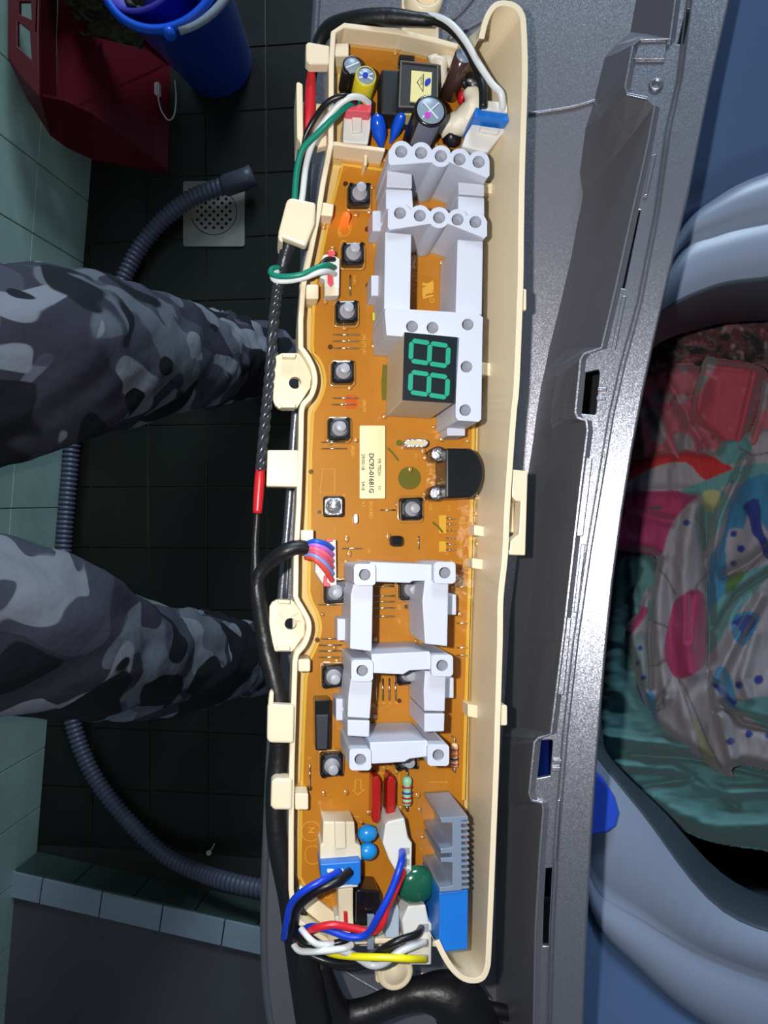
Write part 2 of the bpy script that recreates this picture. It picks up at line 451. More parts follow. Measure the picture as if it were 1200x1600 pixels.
for a, b in zip([dp(265, 92, .012), dp(200, 20, .10), dp(150, -30, .16), dp(62, -62, .30)], [dp(266, 95, .002), dp(205, 25, .07), dp(160, -40, .10), dp(92, -60, .19)]):
    st.append([a, b, b-Yv*.004, a-Yv*.004])
g.sweep(st); g.build('side_wall', redpan, pan, .001)
# zip tie loop
zt = G(W).tube([W.P(*p) for p in smooth([(246, 133, .045), (247, 150, .045), (251, 170, .042), (260, 185, .038), (267, 187, .03), (273, 176, .03), (275, 150, .035), (273, 125, .038)], 6)], .0013, 8)
zt.pr(rr(241, 128, 249, 148, 3), .052, .044)
tag(zt.build('cable_tie', whitep), 'thin white cable tie loop hanging over the dustpan edge', 'cable tie')
# rag
rg = G(W); n_ = 24; vs = []; fs = []
for i in range(n_):
    for j in range(n_):
        px, py = 108+i*5.0, -30+j*3.4+i*1.2
        h = .215+.03*noise.noise(Vector((i*.35, j*.35, 2)))+.02*noise.noise(Vector((i*.9, j*.9, 5)))-.003*j
        vs.append(W.P(px, py, h))
for i in range(n_-1):
    for j in range(n_-1): fs.append((i*n_+j, i*n_+j+1, (i+1)*n_+j+1, (i+1)*n_+j))
rag = rg.add(vs, fs, True).build('rag', mat('rag_grey', (70, 76, 62), 0.9, var=.5, vscale=30)); tag(rag, 'crumpled grey-green rag wedged between the red dustpan and blue bucket', 'rag')
s_ = rag.modifiers.new('t', 'SOLIDIFY'); s_.thickness = .003

# blue bucket
bucketm = mat('bucket_blue', (18, 92, 225), 0.35)
bk_c = W.P(342, 100, 0)
bk = empty('bucket', bk_c, 'blue plastic bucket with white grip handle beside the red dustpan', 'bucket')
G(W).lathe(bk_c, Z, [(.002, .0), (.058, .0), (.063, .004), (.090, .25), (.097, .252), (.097, .262), (.088, .262), (.086, .25), (.060, .012), (.002, .008)], 48).build('body', bucketm, bk)
ring = []
rc = bk_c+Z*.256
for a in range(0, 361, 10): ring.append(rc+Vector((math.cos(math.radians(a))*.0945, math.sin(math.radians(a))*.0945, 0)))
G(W).tube(ring[:-1], .005, 8, closed=True).build('rim', bucketm, bk)
a1, a2 = math.radians(-82), math.radians(98)
P1 = rc+Vector((math.cos(a1), math.sin(a1), 0))*.099; P2 = rc+Vector((math.cos(a2), math.sin(a2), 0))*.099
out = Vector((math.cos((a1+a2)/2), math.sin((a1+a2)/2), 0))
hand = []
for k in range(25):
    t = k/24; th = PI*t
    hand.append((P1+P2)/2+(P1-P2)/2*math.cos(th)+(out*.112-Z*.012)*math.sin(th))
G(W).tube(hand[1:-1], .0065, 12).build('handle', mat('handle_white', (160, 170, 180), .4), bk)
G(W).ell(P1-Z*.002, .010, .010, .012, X, Yv, Z).build('lug', bucketm, bk)
G(W).ell(P2-Z*.002, .010, .010, .012, X, Yv, Z).build('lug', bucketm, bk)
pb = G(W).lathe(rc-Vector((.02, .004, .09)), Vector((-.1, .05, 1)), [(.002, .0), (.045, .0), (.066, .09), (.071, .092), (.071, .096), (.064, .096), (.043, .005), (.002, .004)], 40)
pb = pb.build('basin', mat('basin_purple', (66, 52, 170), 0.4)); tag(pb, 'violet plastic bowl nested inside the blue bucket', 'bowl')

# ================================================================== THE PERSON (legs in camouflage trousers)
def camo_mat():
    m = bpy.data.materials.new('grey_camouflage_cloth'); m.use_nodes = True; nt = m.node_tree; b = nt.nodes['Principled BSDF']
    b.inputs['Roughness'].default_value = .85
    tc = nt.nodes.new('ShaderNodeTexCoord'); prev = None
    base = nt.nodes.new('ShaderNodeRGB'); base.outputs[0].default_value = (*s2l((74, 74, 88)), 1); prev = base.outputs[0]
    for off, sc, thr, c in (((3, 1, 2), 9, .53, (106, 110, 120)), ((7, 9, 1), 10.5, .54, (56, 54, 66)), ((1, 5, 8), 13, .575, (140, 142, 152)), ((11, 2, 4), 11, .545, (18, 18, 28))):
        mp = nt.nodes.new('ShaderNodeMapping'); mp.inputs['Location'].default_value = off; mp.inputs['Scale'].default_value = (1, 1, .75)
        nz = nt.nodes.new('ShaderNodeTexNoise'); nz.inputs['Scale'].default_value = sc; nz.inputs['Detail'].default_value = 1.2; nz.inputs['Distortion'].default_value = .7
        r = nt.nodes.new('ShaderNodeValToRGB'); r.color_ramp.elements[0].position = thr-.004; r.color_ramp.elements[1].position = thr+.004
        mx = nt.nodes.new('ShaderNodeMix'); mx.data_type = 'RGBA'
        nt.links.new(tc.outputs['Object'], mp.inputs['Vector']); nt.links.new(mp.outputs[0], nz.inputs['Vector'])
        nt.links.new(nz.outputs['Fac'], r.inputs['Fac']); nt.links.new(r.outputs['Color'], mx.inputs[0])
        nt.links.new(prev, mx.inputs[6]); mx.inputs[7].default_value = (*s2l(c), 1); prev = mx.outputs[2]
    nt.links.new(prev, b.inputs['Base Color'])
    w2 = nt.nodes.new('ShaderNodeTexNoise'); w2.inputs['Scale'].default_value = 22; w2.inputs['Detail'].default_value = 3
    bp = nt.nodes.new('ShaderNodeBump'); bp.inputs['Strength'].default_value = .5; bp.inputs['Distance'].default_value = .01
    nt.links.new(tc.outputs['Object'], w2.inputs['Vector']); nt.links.new(w2.outputs['Fac'], bp.inputs['Height']); nt.links.new(bp.outputs['Normal'], b.inputs['Normal'])
    return m
skin = mat('skin', (150, 105, 82), .55)
per = empty('person', Vector((-.42, 0, 0)), 'standing person in baggy grey camouflage trousers, legs apart over the floor', 'person')
def legpath(y_top, y_knee, y_ank):
    return [Vector((-.57, y_top*.55, .86)), Vector((-.50, y_top*.8, .76)), Vector((-.43, y_top, .66)), Vector((-.42, (y_top+y_knee)/2, .56)), Vector((-.415, y_knee, .46)), Vector((-.405, (2*y_knee+y_ank)/3, .34)), Vector((-.40, (y_knee+2*y_ank)/3, .22)), Vector((-.382, y_ank, .10)), Vector((-.352, y_ank, .045))]
def trouser(g, side, path, rad):
    pts = smooth(path, 12); n = len(pts); seg = 56; st = []
    R = [rad[min(len(rad)-1, int(i/(n-1)*(len(rad)-1)))]*(1-((i/(n-1)*(len(rad)-1)) % 1))+rad[min(len(rad)-1, int(i/(n-1)*(len(rad)-1))+1)]*((i/(n-1)*(len(rad)-1)) % 1) for i in range(n)]
    for i in range(n):
        c = Vector(pts[i]); row = []
        for k in range(seg):
            a = 2*PI*k/seg
            q = Vector((math.cos(a)*.9, math.sin(a), 0))
            nz = noise.noise(Vector((q.x*1.3+side*7, q.y*1.3, c.z*9+q.x*2.0)))*.012+noise.noise(Vector((q.x*2.2, q.y*2.2+side*3, c.z*24+q.y*3)))*.006
            low = max(0, 1-c.z/.35); nz += low*.012*math.sin(c.z*150+3*math.sin(a+side))*.7
            row.append(c+q*(R[i]+nz))
        st.append(row)
    g.sweep(st, False, True)
g = G(W)
trouser(g, 1, legpath(.135, .175, .235), [.105, .098, .090, .086, .082, .074, .068, .060, .057])
trouser(g, -1, legpath(-.130, -.195, -.270), [.10, .092, .080, .078, .076, .070, .065, .060, .058])
st = []
for z, rx, ry in ((.78, .085, .13), (.80, .11, .17), (.86, .12, .185), (.92, .115, .175), (.96, .11, .165)):
    st.append([Vector((-.57+rx*math.cos(2*PI*k/40), ry*math.sin(2*PI*k/40), z)) for k in range(40)])
g.sweep(st, False, True)
tr = g.build('trousers', camo_mat(), per)
g = G(W)
for sgn, ya in ((1, .235), (-1, -.270)):
    st = []
    for x_, r_y, zt in ((-.475, .022, .05), (-.455, .036, .075), (-.40, .040, .085), (-.34, .045, .055), (-.29, .048, .035), (-.25, .040, .025), (-.232, .018, .015)):
        st.append([Vector((x_, ya+r_y*math.cos(2*PI*k/16), zt/2+zt/2*math.sin(2*PI*k/16)+.002)) for k in range(16)])
    g.sweep(st, False, True)
    for t in range(5):
        yy = ya+sgn*(.03-t*.015)*-1
        g.ell(Vector((-.238+.004*(t == 0)-.008*t*.5, yy, .012)), .018, .0075, .010, X, Yv, Z, 10, 8)
lp = [Vector(p) for p in smooth([tuple(p) for p in legpath(.135, .175, .235)[1:]], 4)]
rp = [Vector(p) for p in smooth([tuple(p) for p in legpath(-.130, -.195, -.270)[1:]], 4)]
mid = [Vector((-.56, .05, .85)), Vector((-.57, 0, .87)), Vector((-.56, -.05, .85))]
allp = list(reversed(lp))+mid+rp
g.tube(allp, [.024+.026*min(1, max(0, (p.z-.2)/.5)) for p in allp], 20)
g.build('body', skin, per)

# ================================================================== CREAM HOUSING OF THE CONTROL MODULE
hs = empty('control_housing', B.P(600, 760, -.012), 'long cream plastic housing tray lying across the silver washing machine top', 'housing')
HF = -.006                                                          # housing floor
outl = [(517, 48), (534, 36), (628, 44), (712, 70), (745, 60), (768, 40), (772, 300), (768, 620), (760, 870), (748, 1120), (744, 1300), (742, 1480), (735, 1495), (690, 1480), (640, 1480), (500, 1478), (456, 1450), (452, 1390),
        (452, 1200), (457, 1020), (457, 935), (462, 790), (466, 650), (467, 540), (468, 445), (478, 400), (496, 315), (513, 225)]
G().pr(outl, HF+.002, HF, grow=0).build('base_plate', cream, hs, .0006)
# left and top wall, following its curves round the two screw ears
lw = [(716, 72), (680, 62), (622, 49), (538, 39), (521, 50), (518, 100), (517, 225), (505, 285), (498, 330), (484, 400), (474, 445), (470, 500), (470, 543)]
lw += smooth([(474, 548), (482, 560), (490, 578), (492, 598), (486, 618), (474, 632), (471, 645)], 5)
lw += [(470, 700), (467, 790), (463, 860), (462, 932)]
lw += smooth([(465, 940), (474, 955), (482, 972), (482, 990), (475, 1008), (464, 1022), (461, 1034)], 5)
lw += [(459, 1100), (456, 1200), (455, 1300), (455, 1390), (460, 1440)]
G().path(lw, 8.5, .012, HF).build('left_wall', cream, hs, .0005)
G().path([(521, 223), (602, 234)], 6, .013, HF).build('divider', cream, hs, .0005)
G().path([(572, 237), (571, 258)], 5, .008, HF).build('rib', cream, hs, .0004)
G().path([(512, 1475), (560, 1472), (640, 1470), (694, 1478)], 8, .012, HF).build('end_wall', cream, hs, .0005)
G().path([(460, 1437), (512, 1472)], 8, .012, HF).build('end_wall', cream, hs, .0005)
G().path([(462, 1395), (528, 1448)], 26, .004, HF).build('corner_web', cream, hs, .0006)
# right wall: a tall flaring side from the board edge up to a broad rim
rim = [(752, 60, 700, 80), (757, 38, 712, 74), (764, 20, 726, 80), (775, 7, 733, 86), (790, 4, 738, 96), (806, 9, 742, 110), (815, 20, 745, 120), (819, 40, 746, 140), (821, 120, 748, 200), (817, 250, 749, 300), (815, 360, 750, 400), (814, 445, 750, 480), (808, 600, 748, 610), (804, 640, 747, 650),
       (798, 720, 745, 730), (793, 800, 742, 800), (790, 868, 741, 860), (783, 935, 738, 935), (782, 1000, 736, 1000), (779, 1100, 733, 1100), (776, 1200, 731, 1200), (772, 1300, 730, 1290), (768, 1400, 729, 1380), (764, 1490, 727, 1440), (762, 1512, 725, 1462), (755, 1528, 722, 1472), (742, 1533, 714, 1482), (725, 1530, 702, 1484), (708, 1516, 692, 1480), (694, 1495, 686, 1474), (682, 1470, 680, 1462)]
RH = .034
rim = smooth(rim, 3)
st = []
L_ = len(rim)
for i, (x, y, bx, by) in enumerate(rim):
    q0 = rim[max(0, i-1)]; q1 = rim[min(L_-1, i+1)]
    dx, dy = q1[0]-q0[0], q1[1]-q0[1]; l = math.hypot(dx, dy); nx, ny = dy/l, -dx/l           # outward
    hh = RH
    st.append([B.P(bx, by, -.002), B.P(x-nx*5, y-ny*5, hh), B.P(x+nx*4, y+ny*4, hh), B.P(x+nx*4, y+ny*4, hh)-nB*.010, B.P(bx+nx*4, by+ny*4, -.008), B.P(bx, by, -.006)])
G().sweep(st).build('right_wall', cream, hs, .0008)
for x, y, w_, h_ in ((815, 468, 18, 34), (786, 1118, 16, 32)):
    G().pr(rr(x-w_/2-3, y-h_/2, x+w_/2-1, y+h_/2, 3), .031, .024).build('outer_tab', cream, hs, .0005)
# latch bracket on the outside of the right wall
G().pr([(797, 733), (825, 736), (821, 868), (792, 867), (792, 862), (797, 860), (798, 846), (806, 838), (811, 836), (814, 784), (806, 783), (800, 776), (800, 740), (797, 738)], .030, .022).build('latch_bracket', cream, hs, .0005)
G().pr(rr(796, 784, 803, 832, 2), .024, .016).build('latch_tongue', cream, hs, .0004)
# ribs on the inner face of the right wall
for x0_, y0_, x1_, y1_ in ((752, 284, 778, 300), (746, 565, 772, 585), (741, 820, 757, 836), (738, 872, 758, 888), (731, 1100, 748, 1120)):
    G().pr([(x0_, y0_), (x1_, y0_+3), (x1_, y1_+3), (x0_, y1_)], .010, -.003).build('inner_clip', cream, hs, .0004)
# left-hand tabs, hooks and screw ears
G().pr([(478, 68), (482, 65), (515, 71), (514, 100), (484, 100), (478, 94)], .012, .006).build('tab', cream, hs, .0006)
g = G().pr([(463, 129), (466, 127), (473, 131), (474, 210), (471, 226), (464, 214)], .018, -.002); g.build('cable_bracket', cream, hs, .0006)
G().pr([(470, 158), (515, 163), (513, 226), (496, 231), (470, 210)], .002, -.003).build('bracket_floor', cream, hs, .0006)
G().pr(rr(519, 67, 545, 88, 2), .009, -.004).build('inner_clip', cream, hs, .0006)
G().pr([(448, 312), (455, 308), (494, 316), (492, 350), (478, 385), (440, 370), (434, 366)], .019, .014).build('cable_hook', cream, hs, .0012)
G().pr([(434, 366), (441, 368), (443, 378), (436, 376)], .019, .004).build('hook_lip', cream, hs, .0006)
G().pr([(503, 315), (522, 319), (520, 338), (500, 336)], .010, -.003).build('inner_clip', cream, hs, .0006)
G().pr(rr(478, 444, 498, 467, 3), .010, -.003).build('inner_clip', cream, hs, .0006)
G().pr(rr(470, 828, 490, 849, 2), .011, -.003).build('inner_clip', cream, hs, .0006)
G().pr(rr(466, 1030, 485, 1050, 3), .011, -.003).build('inner_clip', cream, hs, .0006)
G().pr(rr(461, 1240, 482, 1266, 3), .011, -.003).build('inner_clip', cream, hs, .0006)
def ear(pts, hole, r):
    g = G().pr(pts, .006, .002, [circ(hole[0], hole[1], r, 24)]); o = g.build('screw_ear', cream, hs, .0008)
    ys = [p[1] for p in pts]; xs = [p[0] for p in pts]
    G().path([(min(xs)+14, min(ys)+3), (max(xs)-24, min(ys)+4)], 6, .010, .002).build('ear_rib', cream, hs, .0004)
    G().path([(min(xs)+12, max(ys)-4), (max(xs)-24, max(ys)-4)], 6, .010, .002).build('ear_rib', cream, hs, .0004)
ear(rr(427, 552, 466, 640, 9)[:5][::1]+[(470, 636), (427+9, 640), (430, 634), (427, 628), (428, 562), (431, 556), (440, 552)] if False else
    [(440, 552), (466, 552), (478, 565), (486, 585), (485, 605), (474, 622), (464, 637), (436, 638), (430, 633), (427, 626), (428, 563), (432, 556)], (461, 598), 9.5)
ear([(432, 937), (458, 938), (470, 955), (477, 972), (476, 992), (466, 1006), (457, 1018), (430, 1018), (422, 1010), (420, 1002), (421, 948), (425, 941)], (454, 975), 9)
G().pr([(418, 703), (466, 703), (466, 761), (416, 760)], .012, .004).build('tab', cream, hs, .0006)
g = G().pr([(418, 1102), (423, 1100), (460, 1102), (459, 1162), (422, 1161), (417, 1156)], .015, .010); g.build('cable_hook', cream, hs, .0010)
G().pr([(421, 1082), (425, 1078), (428, 1083), (427, 1104), (419, 1104)], .013, .001).build('hook_lip', cream, hs, .0005)
G().pr([(430, 1216), (457, 1217), (456, 1266), (428, 1266), (423, 1260), (424, 1222)], .014, .006).build('tab', cream, hs, .0009)
# round screw bosses at both ends
G().pr(rr(628, -8, 686, 64, 3), .002, -.003).build('boss_tab', cream, hs, .0008)
G().lathe(B.P(657, 16, -.002), nB, [(.0085, 0), (.0080, .010), (.0066, .0115), (.0055, .011), (.0052, .003), (.0005, .003)], 32).build('screw_boss', cream, hs)
G().pr(rr(587, 1488, 640, 1537, 5), -.004, -.008).build('boss_tab', cream, hs, .0008)
G().lathe(B.P(615, 1511, -.006), nB, [(.0078, 0), (.0076, .004), (.0066, .0046), (.006, .0036), (.0052, .0040), (.003, .0058), (.0003, .0064)], 32).build('screw_boss', cream, hs)

# ================================================================== CIRCUIT BOARD
cb = empty('circuit_board', B.P(610, 760, -.003), 'amber circuit board potted in glossy resin inside the long cream housing', 'circuit board')
bo = [(540, 260), (536, 110), (545, 72), (640, 84), (700, 100), (738, 150), (741, 300), (742, 560), (737, 800), (730, 1000), (724, 1250), (722, 1470), (560, 1470), (520, 1440), (468, 1390), (468, 1240), (476, 1060), (488, 1030)]
bo += [(498, 1005), (502, 985), (496, 955), (484, 935), (484, 700), (488, 650), (503, 622), (508, 597), (500, 565), (488, 540), (487, 470), (500, 400), (520, 310), (531, 262)]
G().pr(bo, 0, -.0016).build('board_sheet', resinboard, cb)
g = G()
g.path([(604, 266), (536, 257), (524, 300), (512, 350), (500, 410), (491, 450), (488, 540)]+smooth([(490, 552), (502, 568), (508, 594), (503, 618), (489, 645)], 4)+[(486, 700), (484, 800), (483, 925)]+smooth([(487, 940), (497, 960), (501, 982), (496, 1005), (486, 1028)], 4)+[(478, 1062), (474, 1150), (471, 1240), (470, 1290), (469, 1370), (480, 1392), (526, 1436)], 4.5, .0003, -.0014)
g.path([(742, 560), (737, 800), (731, 1000), (724, 1250)], 5, .0003, -.0014)
g.build('board_edge', edgeyel, cb, label='board edge with a pale yellow highlight painted along it')['kind'] = 'stuff'  # the ribbon's pale yellow paints in the highlight on the board edge
# resin layer
ro = [(524, 56), (538, 44), (622, 54), (705, 78), (748, 95), (752, 200), (753, 480), (750, 640), (744, 860), (738, 1000), (734, 1200), (731, 1400), (700, 1470), (560, 1468), (515, 1465), (463, 1430), (460, 1300), (463, 1100), (468, 1030), (487, 1000), (488, 970), (470, 935), (472, 700), (476, 640), (496, 610), (494, 575), (478, 545), (480, 450), (504, 335), (524, 228)]
pts = [B.P(x, y, .0022) for x, y in ro]
g = G(); a = sum((pts[i]-pts[0]).cross(pts[(i+1) % len(pts)]-pts[0]).dot(nB) for i in range(len(pts)))
g.add(pts, [tuple(range(len(pts))) if a > 0 else tuple(reversed(range(len(pts))))]); g.build('potting_resin', resin, cb, label='clear glossy resin skin over the board')
# beads of resin / solder that catch the light
g = G(); random.seed(9)
bead = mat('solder_bead', (220, 214, 200), 0.22, metal=1.0)

# --- tactile switches
sw = [(565, 291), (555, 386), (545, 479), (539, 575), (533, 666), (649, 794), (527, 927), (648, 922), (524, 1062), (643, 1057), (521, 1204), (641, 1193)]
def switch(x, y):
    top = B.P(x, y, .0135)                                          # stem top
    def prj(h):                                                     # pixel of the same axis at height h
        p = RC.transposed() @ (top-nB*(.0135-h)-CAM); return 600+F*p.x/-p.z, 800-F*p.y/-p.z
    bx, by = prj(.006); g = G().pr(rr(bx-17, by-17, bx+17, by+17, 5), .006, -.0005, grow=.02)
    o = g.build('tactile_switch', blackp, cb, .0005)
    px, py = prj(.0075); g = G().pr([(px-14, py-9), (px-9, py-14), (px+9, py-14), (px+14, py-9), (px+14, py+9), (px+9, py+14), (px-9, py+14), (px-14, py+9)], .0068, .005)
    g.build('cover_plate', darkp, o, .0003)
    g = G()
    for sx in (-1, 1):
        for sy in (-1, 1):
            qx, qy = prj(.0074); g.cyl(qx+sx*13.2, qy+sy*13.2, 3, .0074, .005, 10)
    g.build('rivet_set', blackp, o)['kind'] = 'stuff'
    g = G(); g.lathe(top-nB*.0068, nB, [(.0033, 0), (.0030, .0009), (.0021, .0011), (.0021, .0066), (.0018, .0068), (.0002, .0068)], 22); g.build('stem', stemg, o)
    return o
s0 = switch(*sw[0])
for x, y in sw[1:]: clone_part(s0, B.P(x, y, .0135)-B.P(*sw[0], .0135), cb)
# the low silver switch
o = G().pr(rr(505, 775, 538, 808, 5), .0045, -.0005).build('tactile_switch', blackp, cb, .0005, label='low switch with a bright silver cover')
G().pr([(508, 781), (513, 778), (530, 778), (535, 781), (535, 802), (530, 805), (513, 805), (508, 802)], .0055, .004).build('cover_plate', silvert, o, .0003)
G().lathe(B.P(521, 791, .0053), nB, [(.0034, 0), (.0031, .0008), (.0023, .0009), (.0022, .0014), (.0002, .0016)], 22).build('stem', silvert, o)

# --- upper LED holder
hold = G()
def scal(cs, r, xl, xr, ytl, ytr, ybl, ybr, mid):
    up = []
    for i, (x, y) in enumerate(cs):
        a0 = math.radians(205 if i == 0 else 215); a1 = math.radians(335 if i == len(cs)-1 else 325)
        up += [(x+r*math.cos(a0+(a1-a0)*k/8), y+r*math.sin(a0+(a1-a0)*k/8)) for k in range(9)]
    x, y = cs[mid]
    low = [(x+r*math.cos(a), y+r*math.sin(a)) for a in [math.radians(145-110*k/8) for k in range(9)]][::-1]
    return up+[(xr, ytr), (xr, ybr-4), (xr-4, ybr)]+low+[(xl+3, ybl), (xl, ybl-4), (xl, ytl)]
R1 = [(627, 237), (658, 239), (689, 244), (718, 249), (748, 253)]
R2 = [(625, 333), (656, 337), (686, 340), (715, 343), (743, 347)]
o1 = scal(R1, 17, 607, 765, 236, 252, 258, 278, 2)
o2 = scal(R2, 16.5, 606, 761, 328, 346, 359, 372, 2)
lh = G()
lh.pr(o1, .033, .028, [circ(x, y, 9.6, 22) for x, y in R1]); lh.pr(o1, .0279, 0)
H1 = lh.build('led_holder', grayplas, cb, .0004, label='light grey plastic light guide block with two rows of five round bores')
def shrink(x, y, h0, h1):
    p = B.P(x, y, h0)+nB*(h1-h0); p = RC.transposed() @ (p-CAM); return 600+F*p.x/-p.z, 800-F*p.y/-p.z
o1b = [shrink(x, y, .033, .028) for x, y in o1]
H1m = H1
def block(name, out, h1, h0, holes=(), label=None, parent=None):
    g = G().pr(out, h1, h1-.005 if holes else h0, holes)
    if holes: 
        ob = [shrink(x, y, h1, h1-.005) for x, y in out]; g.pr(ob, h1-.0051, h0)
    return g.build(name, grayplas, parent or cb, .0004, label=label)
bpy.data.objects.remove(H1)
H1 = block('led_holder', o1, .033, 0, [circ(x, y, 9.6, 22) for x, y in R1], 'light grey plastic light guide holder with rows of round bores')
def sub(out, h1, h0, holes=(), name='holder_block', par=None):
    return block(name, out, h1, h0, holes, None, par)
sub(o2, .032, 0, [circ(x, y, 9.4, 22) for x, y in R2], 'bore_row', H1)
sub([(605, 266), (644, 272), (644, 294), (604, 292)], .028, 0, par=H1)
sub([(603, 295), (644, 297), (646, 330), (603, 326)], .028, 0, par=H1)
sub([(716, 284), (757, 288), (757, 306), (717, 303)], .028, 0, par=H1)
sub([(716, 306), (757, 309), (757, 345), (716, 340)], .028, 0, par=H1)
sub([(602, 362), (643, 366), (641, 485), (600, 483)], .030, 0, par=H1)
sub([(715, 374), (755, 377), (753, 492), (712, 489)], .030, 0, par=H1)
sub([(601, 486), (604, 481), (748, 490), (755, 496), (754, 520), (752, 655), (748, 659), (716, 657), (712, 651), (713, 532), (634, 520), (632, 526), (604, 524)], .034, 0, [circ(644, 510, 9.2, 22), circ(676, 512, 9.2, 22), circ(731, 507, 9, 22), circ(729, 573, 9, 22), circ(727, 641, 9, 22)], 'lower_plate', H1)
for x, y, w_, h_ in ((593, 345, 22, 32), (591, 446, 22, 32), (713, 669, 28, 24)):
    G().pr(rr(x-w_/2, y-h_/2, x+w_/2, y+h_/2, 1.5), .014, 0).build('snap_clip', grayplas, H1, .0004)
for pts_ in ([(640, 320), (642, 322), (600, 314), (600, 312)],): pass
# bore bottoms
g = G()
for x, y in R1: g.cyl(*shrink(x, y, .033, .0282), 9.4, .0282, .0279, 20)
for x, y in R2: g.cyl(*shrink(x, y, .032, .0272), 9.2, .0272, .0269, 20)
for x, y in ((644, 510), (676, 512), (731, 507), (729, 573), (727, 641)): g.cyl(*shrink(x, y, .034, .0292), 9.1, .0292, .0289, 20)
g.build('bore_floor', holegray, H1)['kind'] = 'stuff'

# --- two digit display
dsp = G().pr([(632, 519), (715, 527), (709, 630), (629, 625)], .0395, 0, grow=.0).build('digit_display', mat('display_case', (206, 190, 164), .45), cb, .0005, label='two-digit display with black face and green segments reading 88 sideways')
G().pr([(632, 519), (715, 527), (709, 630), (629, 625)], .0402, .0396).build('face', mat('display_face', (12, 24, 30), .35, coat=.2), dsp)
seg = mat('segment_green', (0, 146, 112), .5)
def digit(ox, oy, name):
    # corners of a sideways 8: x runs along the digit's height
    def q(u, v): return (ox+u*60+v*-1.5, oy+u*9+v*33)
    segs = [((0.02, .16), (0.02, .84)), ((.5, .16), (.5, .84)), ((.98, .16), (.98, .84)), ((.08, 0.02), (.44, 0.02)), ((.56, 0.02), (.92, 0.02)), ((.08, .98), (.44, .98)), ((.56, .98), (.92, .98))]
    for (u0, v0), (u1, v1) in segs:
        a = q(u0, v0); b = q(u1, v1); dx, dy = b[0]-a[0], b[1]-a[1]; l = math.hypot(dx, dy); dx /= l; dy /= l; nx, ny = -dy*3.6, dx*3.6
        o = [(a[0]-dx*3, a[1]-dy*3), (a[0]+nx, a[1]+ny), (b[0]+nx, b[1]+ny), (b[0]+dx*3, b[1]+dy*3), (b[0]-nx, b[1]-ny), (a[0]-nx, a[1]-ny)]
        G().pr(o, .0405, .0402).build('segment', seg, dsp)
digit(642, 531, 'd'); digit(641, 580, 'd')

# --- lower LED holder (figure-eight frame)
LH = block('led_frame', [(578, 878), (675, 882), (675, 908), (645, 908), (640, 911), (580, 909)], .031, 0, (), 'light grey plastic ladder frame over the lower board')
sub([(552, 912), (583, 914), (581, 1018), (547, 1014), (548, 930)], .031, 0, par=LH)
sub([(664, 905), (701, 908), (699, 1010), (664, 1006), (660, 940)], .031, 0, par=LH)
sub([(580, 1022), (672, 1018), (678, 1046), (640, 1048), (630, 1054), (583, 1052)], .032, 0, par=LH)
sub([(548, 1060), (582, 1064), (578, 1123), (543, 1121), (544, 1090)], .031, 0, par=LH)
sub([(543, 1125), (578, 1126), (577, 1152), (543, 1150)], .031, 0, par=LH)
sub([(664, 1048), (697, 1052), (695, 1112), (663, 1111), (662, 1080)], .031, 0, par=LH)
sub([(663, 1115), (695, 1115), (694, 1143), (663, 1144)], .031, 0, par=LH)
sub([(578, 1160), (668, 1157), (671, 1182), (640, 1186), (632, 1191), (580, 1194)], .032, 0, par=LH)
for x, y in ((570, 898), (695, 895), (566, 1048), (691, 1040), (563, 1187), (685, 1180)):
    sub(rr(x-17, y-17, x+17, y+17, 6), .034, 0, [circ(x, y, 9, 22)], 'corner_post', LH)
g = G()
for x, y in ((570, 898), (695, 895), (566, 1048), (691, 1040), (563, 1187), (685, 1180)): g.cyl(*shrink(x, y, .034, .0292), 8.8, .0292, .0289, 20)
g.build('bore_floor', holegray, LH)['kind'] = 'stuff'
for x, y, w_, h_ in ((538, 984, 22, 34), (536, 1109, 22, 34), (706, 945, 14, 32), (702, 1075, 14, 32)):
    G().pr(rr(x-w_/2, y-h_/2, x+w_/2, y+h_/2, 1.5), .013, 0).build('snap_clip', grayplas, LH, .0004)

# --- small parts in the middle
def cap(x, y, h, r, side, topm, name='capacitor', label=None, mark=None):
    top = B.P(x, y, h); o = G().lathe(top-nB*h, nB, [(r*S, 0), (r*S, h-.0006), (r*S*.92, h), (r*S*.85, h)], 28, cap=False)
    o = o.build(name, side, cb, label=label)
    G().lathe(top-nB*.0004, nB, [(r*S*.86, 0), (r*S*.84, .0001), (.0001, .00012)], 28, cap=False).build('vent_top', topm, o)
    if mark:
        g = G()
        for a in mark:
            c_, s_ = math.cos(a)*r*.72, math.sin(a)*r*.72; g.path([(x-c_, y-s_), (x+c_, y+s_)], 1.6, h+.0001, h-.0003)
        g.build('vent_score', mat('score', (220, 225, 232), .3), o)['kind'] = 'stuff'
    return o
brownsl = mat('brown_sleeve', (70, 48, 44), .15, coat=.6)
cap(685, 709, .011, 12, brownsl, silvert, label='small electrolytic capacitor with bright silver top above the other')
cap(683, 770, .011, 12, brownsl, silvert, label='small electrolytic capacitor with bright silver top below the other')
bz = [(697, 700)]+[(725+30*math.cos(a), 739+41*math.sin(a)) for a in [math.radians(-70+140*k/20) for k in range(21)]]+[(697, 779)]
o = G().pr(bz, .020, 0).build('buzzer', mat('buzzer_black', (16, 17, 22), .3), cb, .0008, label='round black buzzer beside the right housing wall')
G().pr(rr(632, 685, 669, 699, 7), .0085, 0).build('crystal', silvert, cb, .0006, label='oval metal can crystal')
G().pr(rr(635, 688, 666, 696, 4), .0087, .0084).build('crystal_top', mat('crystal_top', (214, 204, 170), .3), cb, .0001)
G().pr(rr(610, 837, 631, 854, 6), .005, 0).build('transistor', blackp, cb, .001, label='small glossy black transistor')
